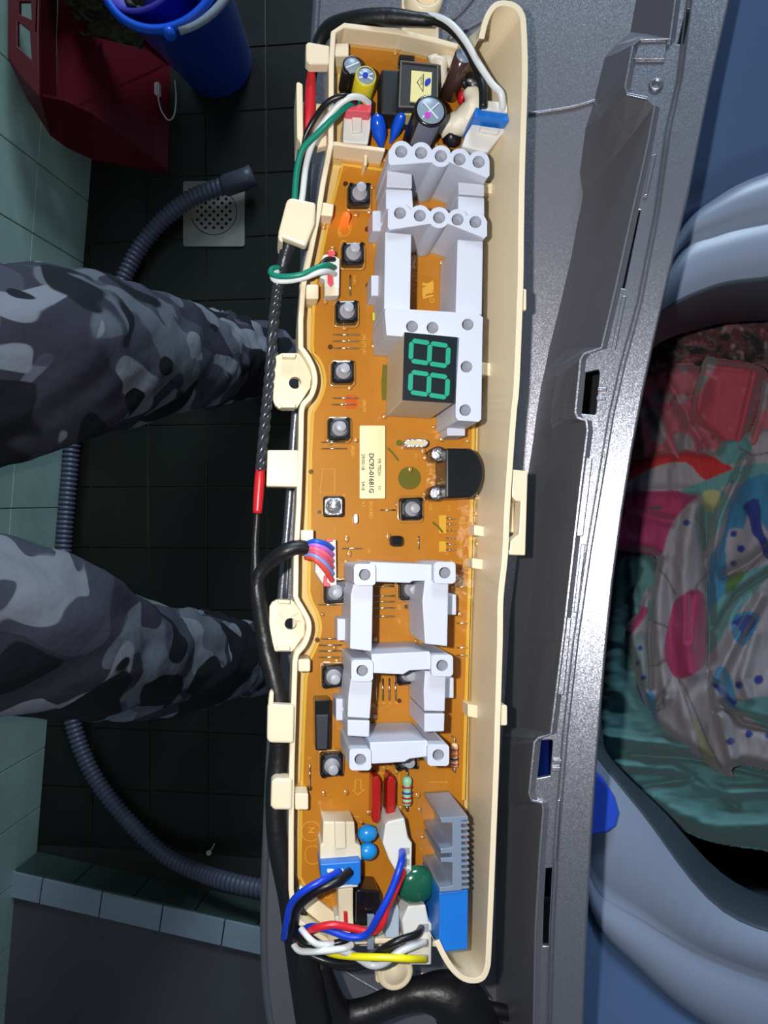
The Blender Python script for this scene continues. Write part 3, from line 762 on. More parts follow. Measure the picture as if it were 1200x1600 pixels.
o = G().pr([(492, 1095), (516, 1094), (515, 1172), (493, 1173)], .011, 0).build('driver_chip', blackp, cb, .0005, label='tall glossy black chip standing on edge by the left wall')
G().pr([(494, 1118), (513, 1117), (511, 1171), (495, 1171)], .0125, .011).build('chip_face', darkp, o, .0003)
o = G().ell(B.P(541, 338, .0075), .0017, .0017, .0024).lathe(B.P(541, 338, .0075)-nB*.0075, nB, [(.0017, 0), (.0017, .0075)], 16).build('led', mat('led_red', (255, 84, 30), .2, emit=1.6), cb, label='small lit red light')
# resistors
def resistor(x, y, L, r, body, bands, h, lean=(0, 0), label=None):
    a = B.P(x, y-L/2, h); b = B.P(x+lean[0], y+L/2+lean[1], h); d = (b-a).normalized(); l = (b-a).length
    prof = [(r*S*.3, 0), (r*S*.9, l*.03), (r*S*1.15, l*.12), (r*S*1.1, l*.22), (r*S*.92, l*.30), (r*S*.92, l*.70), (r*S*1.1, l*.78), (r*S*1.15, l*.88), (r*S*.9, l*.97), (r*S*.3, l)]
    o = G().lathe(a, d, prof, 16).build('resistor', body, cb, label=label)
    for k, (t, c) in enumerate(bands):
        G().lathe(a+d*l*(t-.03), d, [(r*S*.96, 0), (r*S*1.19, .0001), (r*S*1.19, l*.055), (r*S*.96, l*.056)], 16).build('band', c, o)
    G().tube([a-d*.002-nB*h, a-d*.002, a], .0004, 6).build('lead', tin, o); G().tube([b, b+d*.002, b+d*.002-nB*h], .0004, 6).build('lead', tin, o)
mintm = mat('mint_body', (150, 205, 170), .35); tanm = mat('tan_body', (226, 176, 140), .35)
rb_, bb_, kb_, ob_ = mat('band_red', (180, 30, 40), .4), mat('band_blue', (40, 60, 150), .4), mat('band_black', (30, 20, 20), .4), mat('band_orange', (220, 110, 40), .4)
resistor(636, 1236, 46, 6.5, mintm, [(.35, rb_), (.55, bb_), (.72, rb_), (.86, rb_)], .005, label='mint green resistor with red and blue bands')
resistor(710, 1180, 38, 5, tanm, [(.25, rb_), (.45, ob_), (.65, kb_), (.85, rb_)], .004, label='tan resistor with dark bands by the right rim')
resistor(636, 1186, 6, 4, mintm, [], .003) if False else None
for x in (588, 611):
    G().pr([(x-3, 1213), (x+4, 1212), (x+8, 1222), (x+7, 1280), (x+3, 1287), (x-4, 1287), (x-7, 1280), (x-6, 1222)], .010, 0).build('film_capacitor', redg, cb, .0012, label='dark red film capacitor, %s of the pair' % ('left' if x < 600 else 'right'))
for x, y in ((574, 1302), (574, 1330)):
    G().ell(B.P(x, y, .009), 15*S, 13*S, .0032).lathe(B.P(x, y, .009)-nB*.009, nB, [(.001, 0), (.001, .009)], 8).build('disc_capacitor', skyg, cb, label='sky blue disc capacitor, %s of the pair' % ('upper' if y < 1320 else 'lower'))
G().ell(B.P(649, 1382, .016), 30*S, 28*S, .0045).lathe(B.P(649, 1382, .016)-nB*.016, nB, [(.0012, 0), (.0012, .016)], 8).build('varistor', greeng, cb, label='large glossy dark green disc')
# --- bottom connectors
o = G().pr([(505, 1284), (554, 1284), (556, 1318), (564, 1322), (565, 1346), (500, 1350), (500, 1322), (504, 1318)], .014, 0).build('connector', ivory, cb, .0006, label='wide ivory connector with bright blue cap')
G().pr([(523, 1284), (540, 1284), (541, 1326), (524, 1328)], .016, .013).build('latch', ivory, o, .0005)
o2_ = G().pr([(500, 1350), (564, 1345), (564, 1380), (558, 1384), (502, 1380)], .019, .006).build('blue_cap', bluep, o, .0006)
G().pr([(512, 1388), (560, 1380), (559, 1386), (515, 1390)], .018, .008).build('cap_rim', whitep, o, .0003)
for x in (517, 532, 546): G().pr(rr(x-6, 1358, x+5, 1364, 2), .0194, .018).build('slot', whitep, o, .0001)
o = G().pr([(602, 1290), (606, 1284), (632, 1278), (638, 1310), (644, 1318), (643, 1371), (622, 1368), (608, 1344), (598, 1318)], .018, 0).build('connector', whitep, cb, .0006, label='white three-way connector taking a blue and a red wire')
for y in (1330, 1347, 1363): G().pr(rr(630, y-5, 640, y+5, 1), .0183, .0178).build('socket', mat('socket_shade', (150, 152, 160), .6), o)
o = G().pr([(638, 1416), (665, 1414), (670, 1440), (675, 1444), (674, 1508), (640, 1508), (632, 1470), (628, 1440)], .018, 0).build('connector', whitep, cb, .0006, label='white three-way connector taking black, white and yellow wires')
for y in (1450, 1474, 1498): G().pr(rr(655, y-6, 670, y+6, 1), .0183, .0178).build('socket', mat('socket_shade', (150, 152, 160), .6), o)
G().pr([(528, 1388), (552, 1386), (552, 1430), (553, 1450), (530, 1452)], .012, 0).build('connector', ivory, cb, .0006, label='narrow ivory post under the blue capped connector')
G().pr([(556, 1394), (560, 1390), (592, 1392), (594, 1398), (595, 1440), (590, 1448), (556, 1446)], .014, 0).build('relay', blackp, cb, .001, label='glossy black potted part with a steel tab')
G().pr([(574, 1430), (585, 1430), (584, 1484), (574, 1484)], .017, .0155).build('steel_tab', alu, cb, .0002, label='upright grey steel tab')
G().pr([(602, 1466), (606, 1430), (620, 1412), (624, 1420), (624, 1466)], .012, 0).build('spacer', mat('pale_blue_plastic', (170, 186, 204), .45), cb, .0005, label='pale blue-grey wedge between the connectors')
G().pr([(523, 1432), (551, 1430), (552, 1472), (528, 1475)], .010, 0).build('connector', whitep, cb, .0006, label='small white connector with red key')
G().pr([(537, 1425), (543, 1425), (544, 1445), (538, 1445)], .013, .010).build('red_key', redp, cb, .0003)
# --- heat sink on the blue relay box
o = G().pr([(686, 1395), (732, 1390), (731, 1484), (686, 1489)], .030, 0).build('relay', bluep, cb, .0006, label='tall bright blue relay box against the right wall')
hk = G().pr([(688, 1278), (731, 1275), (733, 1280), (708, 1283), (708, 1325), (688, 1327), (688, 1332), (708, 1332), (708, 1345), (688, 1345), (708, 1348), (708, 1384), (686, 1386), (686, 1394), (722, 1391), (722, 1283), (690, 1285)][:2]+[(732, 1281), (721, 1283), (722, 1391), (687, 1394), (687, 1387), (707, 1384), (707, 1348), (689, 1347), (689, 1341), (706, 1340), (706, 1333), (689, 1334), (689, 1326), (707, 1324), (707, 1286), (690, 1286)], .031, 0).build('heat_sink', alu, cb, .0002, label='extruded aluminium heat sink with comb fins')
for k in range(12):
    y = 1284+k*9.2; G().pr([(720, y), (733, y-.5), (733, y+3.2), (720, y+3.8)], .031, 0).build('fin', alu, hk, .0001)
# --- the top compartment
cap(551, 101, .017, 15, blackp, mat('cap_top_grey', (130, 146, 165), .35), label='black sleeved capacitor behind the yellow one', mark=[-.4])
yc_ = cap(572, 118, .021, 16, yelp, mat('cap_top_grey', (130, 146, 165), .35), label='yellow sleeved capacitor with blue dot', mark=[.5, -.3])
G().cyl(571, 117, 4.5, .0214, .0209, 12).build('ink_dot', mat('ink_blue', (20, 50, 170), .4), yc_)
bc = cap(673, 172, .030, 24, blackp, mat('cap_top_grey', (130, 146, 165), .35), label='largest capacitor, black sleeve with grey stripe', mark=[.85, 2.4])
G().cyl(668, 179, 4.5, .0304, .0299, 12).build('ink_dot', mat('ink_magenta', (200, 50, 190), .4), bc)
g = G(); top = B.P(673, 172, .030); fa = []
for k in range(9):
    a = math.radians(-135+k*10); d = B.x*math.cos(a)+B.y*math.sin(a); fa.append([top-nB*.030+d*24.4*S, top-nB*.001+d*24.4*S])
g.sweep(fa, ring=False, sm=True); g.build('stripe', mat('stripe_grey', (118, 120, 134), .35), bc)
G().pr([(596, 107), (625, 109), (624, 180), (595, 178)], .012, 0).build('transformer_coil', mat('coil_black', (10, 10, 12), .6), cb, .001, label='matt black block beside the transformer')
G().pr([(624, 84), (648, 86), (647, 100), (622, 100)], .004, 0).build('choke', blackp, cb, .0006, label='small black block behind the transformer')
tf = G().pr([(627, 95), (684, 101), (683, 168), (624, 166)], .019, 0).build('transformer', mat('core_grey', (40, 40, 42), .5), cb, .0005, label='square black transformer with pale yellow label')
G().path([(627, 95), (684, 101), (683, 168), (624, 166)], 3, .0195, .0188, True).build('core_edge', mat('core_edge', (96, 94, 84), .4), tf)
G().pr([(643, 110), (675, 113), (673, 162), (641, 158)], .0198, .019).build('label', mat('label_yellow', (224, 214, 150), .5), tf)
g = G().path([(652, 128), (662, 115), (661, 143)], 1.2, .0200, .0197, True); text(g, 'VDE', 657, 120, 7, .0201); g.build('print', mat('print_ink', (34, 30, 34), .6), tf)['kind'] = 'stuff'
G().pr(smooth([(664, 133), (665, 125), (672, 122), (673, 128), (668, 134)], 4, True), .0200, .0198).build('ink_smear', mat('ink_blue', (20, 50, 170), .4), tf)
G().pr([(625, 166), (650, 168), (648, 180), (624, 178)], .014, .006).build('bobbin', mat('bobbin', (196, 186, 120), .5), tf, .0004)
def drop(x0, y0, x1, y1, rx, h, name, m, label):
    a = B.P(x0, y0, h); b = B.P(x1, y1, .002); g = G()
    prof = [(.0008, 0), (rx*S*.8, .0015), (rx*S, .005), (rx*S*.9, .009), (rx*S*.4, .013), (rx*S*.25, (a-b).length)]
    g.lathe(a, b-a, [(r, t) for r, t in prof], 20); return g.build(name, m, cb, label=label)
drop(588, 178, 596, 230, 12, .012, 'disc_capacitor', blueg, 'glossy deep blue drop capacitor, left of the pair')
drop(630, 173, 610, 224, 9, .014, 'disc_capacitor', blueg, 'glossy deep blue drop capacitor, right of the pair')
o = G().pr([(538, 178), (580, 176), (579, 200), (575, 225), (536, 222), (537, 196)], .013, 0).build('connector', whitep, cb, .0006, label='clear white connector with pinkish red top')
G().pr([(540, 166), (545, 162), (581, 163), (580, 176), (541, 173)], .019, .008).build('red_cap', pinkp, o, .0005)
G().pr([(550, 182), (566, 181), (565, 206), (551, 207)], .0145, .012).build('latch', whitep, o, .0004)
o = G().pr([(742, 186), (793, 190), (788, 206), (762, 238), (722, 228), (728, 210)], .020, 0).build('connector', whitep, cb, .0006, label='white connector with blue band beside the right wall')
G().pr([(744, 166), (748, 168), (793, 175), (796, 190), (740, 182)], .026, .008).build('blue_band', bluep, o, .0006)
G().pr([(757, 156), (792, 160), (794, 176), (752, 170)], .027, .010).build('shroud', whitep, o, .0005)
G().pr([(751, 196), (782, 200), (778, 209), (750, 204)], .022, .016).build('latch', whitep, o, .0005)
# silicone, black cylinder, choke
def blob(pts, r, m, name, label, h=0):
    g = G(); P_ = [B.P(*p) for p in smooth(pts, 6)]; g.tube(P_, [q*S for q in r], 14)
    for v in g.v: v += Vector((noise.noise(v*300), noise.noise(v*300+Vector((5, 1, 1))), noise.noise(v*300+Vector((1, 9, 2)))))*.0012
    return g.build(name, m, cb, label=label)
blob([(670, 92, .010), (686, 98, .008), (692, 125, .004), (693, 145, .001)], [5, 11, 9, 3], silicone, 'silicone_blob', 'white silicone smear right of the transformer')
blob([(690, 90, .006), (700, 96, .006), (712, 84, .005)], [6, 12, 5], silicone, 'silicone_blob', 'white silicone smear near the top wall')
blob([(735, 140, .014), (740, 165, .013), (722, 190, .008), (700, 198, .006), (688, 210, .003)], [11, 17, 20, 18, 10], silicone, 'silicone_blob', 'large white silicone blob beside the blue banded connector')
c_ = G().tube([B.P(700, 150, .003), B.P(712, 120, .012), B.P(724, 88, .022)], .0038, 20).build('capacitor', brownsl, cb, label='leaning black sleeved cylinder by the right wall')
G().tube([B.P(724, 88, .0221), B.P(725, 86, .0228)], .0033, 20).build('vent_top', mat('cap_top_grey', (130, 146, 165), .35), c_)
blob([(722, 130, .008), (738, 128, .009), (748, 145, .008), (745, 165, .006)], [9, 13, 13, 9], mat('choke_black', (18, 14, 22), .35), 'choke', 'round black coil under the white and black wires')
G().ell(B.P(720, 152, .010), .0014, .003, .003).build('disc', redp, cb, label='small dark red disc against the silicone')
blob([(700, 205, .004), (706, 215, .004), (712, 225, .003)], [12, 16, 10], mat('choke_black', (18, 14, 22), .35), 'choke', 'black coil below the silicone blob')
# --- sockets at the left edge of the board
o = G().pr([(505, 398), (517, 396), (531, 404), (530, 462), (507, 463), (507, 436), (500, 434), (500, 412)], .0075, 0).build('connector', whitep, cb, .0005, label='small white connector with red inserts taking green and white wires')
G().pr([(512, 391), (523, 391), (525, 397), (513, 402)], .008, .002).build('red_insert', pinkp, o, .0003)
G().pr([(512, 428), (520, 428), (521, 444), (517, 448), (512, 442)], .0085, .006).build('red_insert', pinkp, o, .0003)
G().pr(rr(508, 448, 529, 462, 1), .0080, .007).build('end_block', ivory, o, .0003)
o = G().pr([(505, 845), (525, 843), (526, 915), (516, 916), (503, 911), (492, 894), (493, 876)], .0075, 0).build('connector', whitep, cb, .0005, label='white comb connector with pink inserts taking the coloured ribbon')
for k in range(6): G().pr(rr(515, 852+k*10.5, 522, 858+k*10.5, 1), .0088, .007).build('key', whitep, o, .0002)
G().pr([(506, 900), (511, 898), (511, 910), (516, 912), (515, 917), (505, 916)], .0085, .004).build('pink_insert', pinkp, o, .0003)
G().pr([(508, 842), (519, 842), (521, 846), (511, 848)], .0085, .004).build('pink_insert', pinkp, o, .0003)
o = G().pr(rr(553, 803, 559, 818, 3), .005, 0).build('ceramic_chip', whitep, cb, .0006, label='tiny white standing chip below the silver switch')
G().pr(rr(582, 488, 587, 500, 1), .005, 0).build('ceramic_chip', yelp, cb, .0003, label='tiny yellow chip beside the holder')

# --- bare wire links
lk = [(520, 563, 523), (520, 562, 533), (520, 561, 544), (520, 560, 622), (518, 556, 632), (502, 540, 691), (502, 542, 701), (594, 618, 797), (534, 566, 857), (584, 616, 916), (583, 617, 931), (583, 617, 940), (583, 617, 950), (585, 617, 963), (498, 530, 945), (502, 530, 998), (498, 534, 1008), (498, 534, 1017), (498, 532, 1027), (714, 730, 917), (714, 730, 974), (714, 730, 1012), (714, 730, 1024), (697, 712, 810), (697, 712, 819), (697, 712, 829), (697, 712, 841), (697, 712, 850), (697, 712, 859)]
vl = [(654, 838, 858), (588, 1060, 1095), (598, 1060, 1095), (608, 1060, 1095), (618, 1060, 1095), (547, 430, 462), (484, 1194, 1232), (654, 870, 880), (686, 610, 640)][:7]
def link(a, b):
    return G().tube([B.P(a[0], a[1], .0004), B.P(a[0]+(b[0]-a[0])*.03, a[1]+(b[1]-a[1])*.03, .0026), B.P(b[0]-(b[0]-a[0])*.03, b[1]-(b[1]-a[1])*.03, .0026), B.P(b[0], b[1], .0004)], .00032, 6).build('wire_link', tin, cb)
for x0_, x1_, y in lk: link((x0_, y), (x1_, y))
for x, y0_, y1_ in vl: link((x, y0_), (x, y1_))
# --- silkscreen
g = G(); hS = .0001
for t, x, y, s_, d in (('J42', 567, 523, 7, (1, 0)), ('J79', 567, 534, 7, (1, 0)), ('J41', 567, 545, 7, (1, 0)), ('J48', 567, 625, 7, (1, 0)), ('J49', 567, 635, 7, (1, 0)), ('J80', 549, 696, 7, (1, 0)), ('J81', 549, 705, 7, (1, 0)), ('LD1', 528, 358, 8, (0, 1)), ('SW6', 535, 772, 6, (1, 0)),
                       ('J42', 575, 857, 6, (1, 0)), ('J57', 578, 800, 6, (1, 0)), ('C23', 671, 731, 6, (1, 0)), ('C22', 671, 787, 6, (1, 0)), ('SW2', 640, 775, 6, (1, 0)), ('J24', 622, 945, 6, (1, 0)), ('J20', 622, 966, 6, (1, 0)), ('X1', 648, 708, 6, (1, 0)), ('SW5', 529, 651, 6, (1, 0)),
                       ('R13', 700, 790, 5, (1, 0)), ('BOARD', 577, 783, 8, (0, 1)), ('V3', 565, 783, 8, (0, 1)), ('SUB4', 552, 430, 6, (0, 1)), ('JP46', 583, 375, 6, (0, 1)), ('J2', 588, 1096, 6, (0, 1)), ('J3', 598, 1096, 6, (0, 1)), ('J4', 608, 1096, 6, (0, 1)), ('J5', 618, 1096, 6, (0, 1)), ('R83', 518, 1168, 5, (1, 0)),
                       ('R 157.1.V', 644, 414, 11, (0, 1)), ('C', 532, 375, 14, (0, 1)), ('N', 482, 1292, 13, (1, 0)), ('CN1', 545, 1278, 6, (1, 0)), ('F', 480, 1183, 7, (0, 1)), ('C1', 545, 352, 7, (1, 0))):
    text(g, t, x, y, s_, hS)
for i, y in enumerate((810, 819, 829, 841, 850, 859)): text(g, 'J%d' % (60+i), 718, y+3, 6, hS)
for y in (900, 917, 972, 1012, 1023): text(g, 'J', 722, y, 6, hS)
g.path([(504, 733), (523, 733), (523, 770), (500, 770)], .8, hS, 0, True)
g.path(circ(538, 360, 9, 20), .8, hS, 0, True)
g.path([(555, 1218), (564, 1218), (564, 1234), (569, 1234), (559, 1242), (551, 1234), (555, 1234)], 1.2, hS, 0, True)
g.path(rr(472, 1284, 500, 1314, 12), .8, hS, 0, True); g.path(rr(477, 1322, 500, 1350, 10), .8, hS, 0, True)
g.path(circ(512, 1397, 6, 16), 1.0, hS, 0, True)
for x0_, y0_, x1_, y1_ in ((546, 1276, 562, 1276), (580, 1208, 624, 1208), (624, 1208, 624, 1225), (670, 1222, 700, 1222)): g.path([(x0_, y0_), (x1_, y1_)], .8, hS, 0)
g.build('silkscreen', silk, cb, label='pale yellow printing on the board')['kind'] = 'stuff'
g = G(); text(g, 'R', 661, 456, 22, .0002, (.0, 1), bold=.04)
g = G()
g.pr([(677, 438), (678, 452), (660, 457), (660, 450), (667, 447), (660, 446), (660, 441), (668, 443)], .0002, 0)
g.pr([(660, 456), (677, 453), (677, 457), (665, 460), (665, 463), (677, 460), (677, 463), (661, 467)], .0002, 0)
g.path(circ(675, 469, 3, 12), 1, .0002, 0, True)
g.build('certification_mark', silk, cb, label='recognised component mark printed in yellow')['kind'] = 'stuff'
g = G()
for y0_, y1_ in ((805, 833), (846, 862)): g.pr([(686, y0_), (697, y0_), (697, y1_), (686, y1_)], .0002, 0)
g.build('pad_print', edgeyel, cb)
gi = G().pr(smooth(circ(640, 747, 18, 10), 3, True), .00025, .0001); gi.path([(606, 700), (614, 708), (623, 720)], 3, .0003, .0001); gi.path([(676, 816), (684, 822), (692, 832)], 3, .0004, .0001)
gi.path([(602, 570), (600, 600), (601, 625)], 8, .0003, .0001); gi.cyl(624, 692, 5, .0003, .0001, 14)
gi.build('green_ink', mat('ink_green', (96, 104, 24), .5), cb, label='green marker ink on the board')['kind'] = 'stuff'
gi = G().pr(rr(539, 617, 558, 639, 5), .0002, .0001)
gi.build('orange_ink', mat('ink_orange', (206, 92, 10), .5), cb, label='orange marker ink on the board')
gi = G()
for x, y, r in ((540, 287, 4), (516, 542, 4), (486, 737, 4), (496, 1000, 4), (635, 948, 3.5), (624, 1095, 3.5), (484, 1232, 4), (499, 800, 3), (575, 446, 4), (574, 358, 4)): gi.cyl(x, y, r, .0003, 0, 12)
gi.build('via_spot', mat('burnt_brown', (84, 42, 12), .4), cb)['kind'] = 'stuff'
drm = mat('resin_glint_skin', (190, 130, 45), .10); drm.node_tree.nodes['Principled BSDF'].inputs['IOR'].default_value = 3.0
gi = G(); random.seed(3)  # resin domes and rings added to catch white glints of the flash
dp_ = [(581, 292), (519, 389), (508, 472), (528, 448), (577, 462), (538, 512), (583, 540), (590, 551), (600, 650), (546, 605), (556, 688), (515, 691), (677, 667), (690, 686), (661, 705), (664, 715), (641, 733), (693, 738), (663, 772), (662, 780), (746, 778), (744, 803), (738, 819), (620, 788), (545, 865), (541, 842), (606, 838), (540, 878), (656, 880), (600, 885), (536, 906), (548, 906), (503, 960), (553, 990), (522, 1012), (507, 1062), (526, 1033), (545, 1040), (502, 1100), (585, 1120), (660, 1130), (586, 1000), (650, 1002), (540, 1132), (708, 900), (718, 960), (498, 1170), (505, 1240), (540, 1238), (619, 1206), (626, 1262), (655, 1265), (652, 1243), (575, 1270), (564, 1285), (630, 1278), (660, 1308), (600, 1200), (540, 1282), (521, 1284), (618, 82), (624, 76), (592, 178), (620, 182), (650, 236), (533, 100), (636, 212), (682, 226), (697, 132), (720, 140), (771, 98), (526, 245), (602, 250), (556, 335), (507, 350), (506, 355), (640, 405), (690, 410), (706, 408), (577, 300), (577, 330), (730, 690), (744, 745), (747, 850)]
for x, y in dp_:
    r_ = random.uniform(.0008, .0013); gi.ell(B.P(x, y, .0021), r_, r_*random.uniform(.8, 1.3), r_*.55, n=16, m=14)
for x, y in sw:
    p = B.P(x, y, .0135)-nB*.0112; qx, qy = shrink(x, y, .0135, .0023)
    gi.tube([B.P(a, b, .0021) for a, b in rr(qx-19, qy-19, qx+19, qy+19, 6)], .0006, 8, closed=True)
gi.build('resin_glint_dome', drm, cb)['kind'] = 'stuff'

# paper label (code square left out)
lb = G().pr(rr(562, 665, 602, 779, 2), .0034, .0032)
lb = lb.build('sticker', mat('sticker_cream', (240, 226, 176), .5), cb, label='cream sticker with a part number in black')
g = G()
text(g, 'DC92-01681G', 577, 708, 10.4, .0036, (0, 1), bold=.022)
text(g, 'YR TECH', 590.5, 716, 6.8, .0036, (0, 1), bold=.01); text(g, 'E3', 591, 759, 6, .0036, (0, 1))
text(g, '29/05/18', 565, 709, 7.2, .0036, (0, 1), bold=.01); text(g, '5418', 565, 752, 7.2, .0036, (0, 1), bold=.01)
g.build('lettering', mat('print_ink', (34, 30, 34), .6), lb)['kind'] = 'stuff'

# ================================================================== WIRES
lm = empty('wiring_harness', B.P(430, 900, -.004), 'black taped cable loom running down the left side of the cream housing', 'wiring harness')
def wr(name, pts, r, m, label=None, par=None, n=6): return G().wire(pts, r, n).build(name, m, par or lm, label=label)
wr('taped_cable', [(455, 350, .012), (452, 375, .010), (447, 395, .009), (440, 420, .008)], [11, 11, 11, 10, 8], mat('ribbed_conduit', (38, 40, 46), .35, bump=1.0, bscale=120), label='ribbed black conduit under the cream hook')
g = G(); a_, b_2 = B.P(440, 440, .006), B.P(405, 745, .006)
pts3 = [B.P(*p) for p in smooth([(441, 415, .008), (434, 450, .007), (428, 500, .006), (421, 590, .006), (414, 660, .006), (407, 735, .006)], 22)]
for ph in (0, 2*PI/3, 4*PI/3):
    tw = [p+(B.x*math.cos(i*.42+ph)+nB*math.sin(i*.42+ph))*.0011 for i, p in enumerate(pts3)]
    G().tube(tw, .0013, 8).build('twisted_strand', mat('black_vinyl', (46, 48, 54), .25, coat=.4), lm)
wr('red_tape', [(407, 728, .006), (405, 760, .006), (402, 802, .006)], [6, 8, 8, 7], redp, 'red tape wrapped round the loom')
wr('taped_cable', [(402, 800, .006), (399, 850, .005), (399, 900, .005)], [5, 6, 8], blktape)
wr('taped_cable', [(500, 862, .011), (470, 855, .012), (445, 862, .012), (420, 880, .008), (404, 900, .006), (402, 925, .005)], [9, 11, 12, 11, 10, 10], blktape)
wr('taped_cable', [(400, 895, .005), (403, 930, .005), (409, 970, .004), (418, 1020, .004), (428, 1060, .006), (437, 1105, .006), (436, 1170, .004), (430, 1240, .004), (433, 1310, .004), (445, 1370, .003), (456, 1415, .002), (466, 1470, .002), (478, 1530, .0), (492, 1610, -.004)], [9, 12, 13, 14, 14, 15, 15, 15, 15, 16, 17, 20, 22, 26, 28], blktape, label='thick black taped trunk of the loom')
# ribbon to comb connector
for k, (c, nm) in enumerate((((20, 84, 190), 'blue'), ((186, 104, 200), 'violet'), ((228, 104, 130), 'pink'), ((216, 82, 110), 'rose'), ((120, 150, 214), 'pale blue'), ((226, 74, 62), 'red'))):
    wr('ribbon_wire', [(478, 850+k*4.2, .011), (492, 846+k*5.5, .015), (508, 850+k*8, .014), (519, 857+k*10, .008)], 4.2, mat('wire_'+nm.replace(' ', '_'), c, .4), nm+' wire of the ribbon')
# top plug wires
wr('black_wire', [(556, 160, .020), (538, 150, .024), (512, 160, .022), (492, 185, .016), (476, 215, .012), (468, 245, .010), (464, 300, .009), (462, 330, .008)], 4.6, blkwire)
wr('white_wire', [(577, 162, .018), (565, 153, .022), (548, 152, .024), (528, 165, .022), (504, 195, .018), (488, 225, .014), (478, 260, .012), (472, 310, .012), (466, 335, .008)], 4.8, whwire)
wr('green_wire', [(560, 162, .018), (545, 163, .020), (522, 183, .020), (500, 205, .018), (475, 230, .016), (466, 255, .014), (462, 285, .012), (460, 320, .010)], 4.8, grwire)
# small connector wires
wr('black_wire', [(440, 440, .010), (470, 435, .014), (495, 420, .016), (510, 406, .014), (521, 405, .010)], 4, blkwire)
wr('green_wire', [(436, 418, .010), (425, 420, .012), (424, 428, .014), (440, 432, .016), (470, 429, .018), (498, 417, .018), (512, 414, .016), (522, 418, .010)], 4.2, grwire)
wr('white_wire', [(434, 424, .010), (426, 430, .012), (430, 438, .014), (450, 439, .015), (475, 434, .017), (500, 425, .018), (513, 424, .015), (522, 428, .010)], 4.2, whwire)
wr('red_sleeve', [(487, 106, .004), (485, 140, .005), (483, 180, .005), (478, 212, .006), (474, 250, .006)], [5, 9, 9, 8, 5], redp, 'red shrink sleeve in the cream bracket')
# bottom wires
wr('blue_wire', [(531, 1362, .020), (505, 1375, .026), (475, 1392, .026), (455, 1412, .022), (448, 1440, .018), (444, 1466, .012)], 5, blwire)
wr('black_wire', [(547, 1362, .020), (525, 1378, .025), (495, 1392, .025), (468, 1415, .020), (460, 1440, .014), (458, 1480, .008), (468, 1520, .004)], 6.5, blkwire)
wr('blue_wire', [(628, 1330, .019), (626, 1350, .028), (612, 1390, .030), (592, 1430, .030), (572, 1460, .026), (545, 1464, .024), (510, 1452, .020), (485, 1448, .016), (466, 1458, .010)], 5, blwire)
wr('red_wire', [(630, 1362, .019), (620, 1385, .026), (606, 1415, .027), (596, 1445, .027), (580, 1456, .023), (550, 1450, .022), (520, 1445, .022), (495, 1450, .020), (478, 1458, .014), (462, 1470, .008)], 5.2, rdwire)
wr('white_wire', [(470, 1450, .016), (485, 1468, .020), (500, 1476, .020), (525, 1474, .018), (545, 1478, .016)], 4.6, whwire)
wr('black_wire', [(460, 1460, .012), (480, 1474, .018), (510, 1476, .018), (538, 1470, .018), (550, 1462, .012)], 5, blkwire)
wr('white_wire', [(459, 1476, .010), (470, 1486, .014), (500, 1486, .020), (535, 1482, .022), (550, 1476, .020)], 4.8, whwire)
wr('black_wire', [(658, 1450, .018), (650, 1460, .024), (622, 1470, .026), (600, 1482, .024), (575, 1500, .018), (545, 1506, .014), (510, 1502, .010), (480, 1490, .008)], 5.4, blkwire)
wr('white_wire', [(664, 1472, .018), (645, 1478, .024), (622, 1488, .025), (602, 1504, .022), (580, 1508, .020), (555, 1494, .020), (530, 1484, .020), (505, 1484, .016)], 5.4, mat('white_wire_two', (205, 208, 214), .35))
wr('yellow_wire', [(664, 1499, .018), (640, 1498, .026), (600, 1496, .026), (565, 1495, .023), (530, 1492, .018), (508, 1486, .014)], 5.2, ywire)
wr('black_wire', [(495, 1496, .006), (520, 1508, .008), (550, 1512, .010), (575, 1508, .012)], 5, blkwire)
# thick black cable at the foot
fb = empty('power_cable', B.P(650, 1580, -.02), 'thick black taped cable sweeping right across the silver tray below the housing', 'cable')
G().wire([(492, 1500, -.004), (505, 1545, -.008), (530, 1585, -.012), (570, 1582, -.012), (620, 1562, -.010), (660, 1552, -.008), (705, 1560, -.008), (735, 1600, -.012), (745, 1660, -.014)], [22, 24, 24, 22, 22, 26, 42, 46, 46]).build('cable_run', blktape, fb)
G().wire([(745, 1575, -.018), (790, 1582, -.018), (850, 1600, -.018)], [14, 12, 12]).build('cable_branch', blktape, fb)
# cable pair over the top of the housing
pc = empty('plug_cable', B.P(640, 40, .004), 'black and white wire pair looping over the housing top to the blue banded plug', 'cable')
G().wire([(478, 240, -.014), (480, 170, -.016), (492, 90, -.012), (512, 45, -.004), (560, 30, .008), (610, 27, .014), (650, 30, .018), (676, 32, .020)], [8, 9, 10, 12, 13, 13, 10, 9]).build('taped_cable', blktape, pc)
G().wire([(640, 28, .018), (676, 32, .021), (700, 42, .024), (725, 68, .026), (742, 100, .026), (754, 135, .028), (755, 168, .028)], 6.5).build('black_wire', blkwire, pc)
G().wire([(650, 24, .016), (680, 26, .022), (705, 38, .026), (728, 65, .028), (748, 100, .029), (768, 130, .030), (782, 145, .031), (785, 162, .029), (784, 172, .026)], 5.2).build('white_wire', whwire, pc)

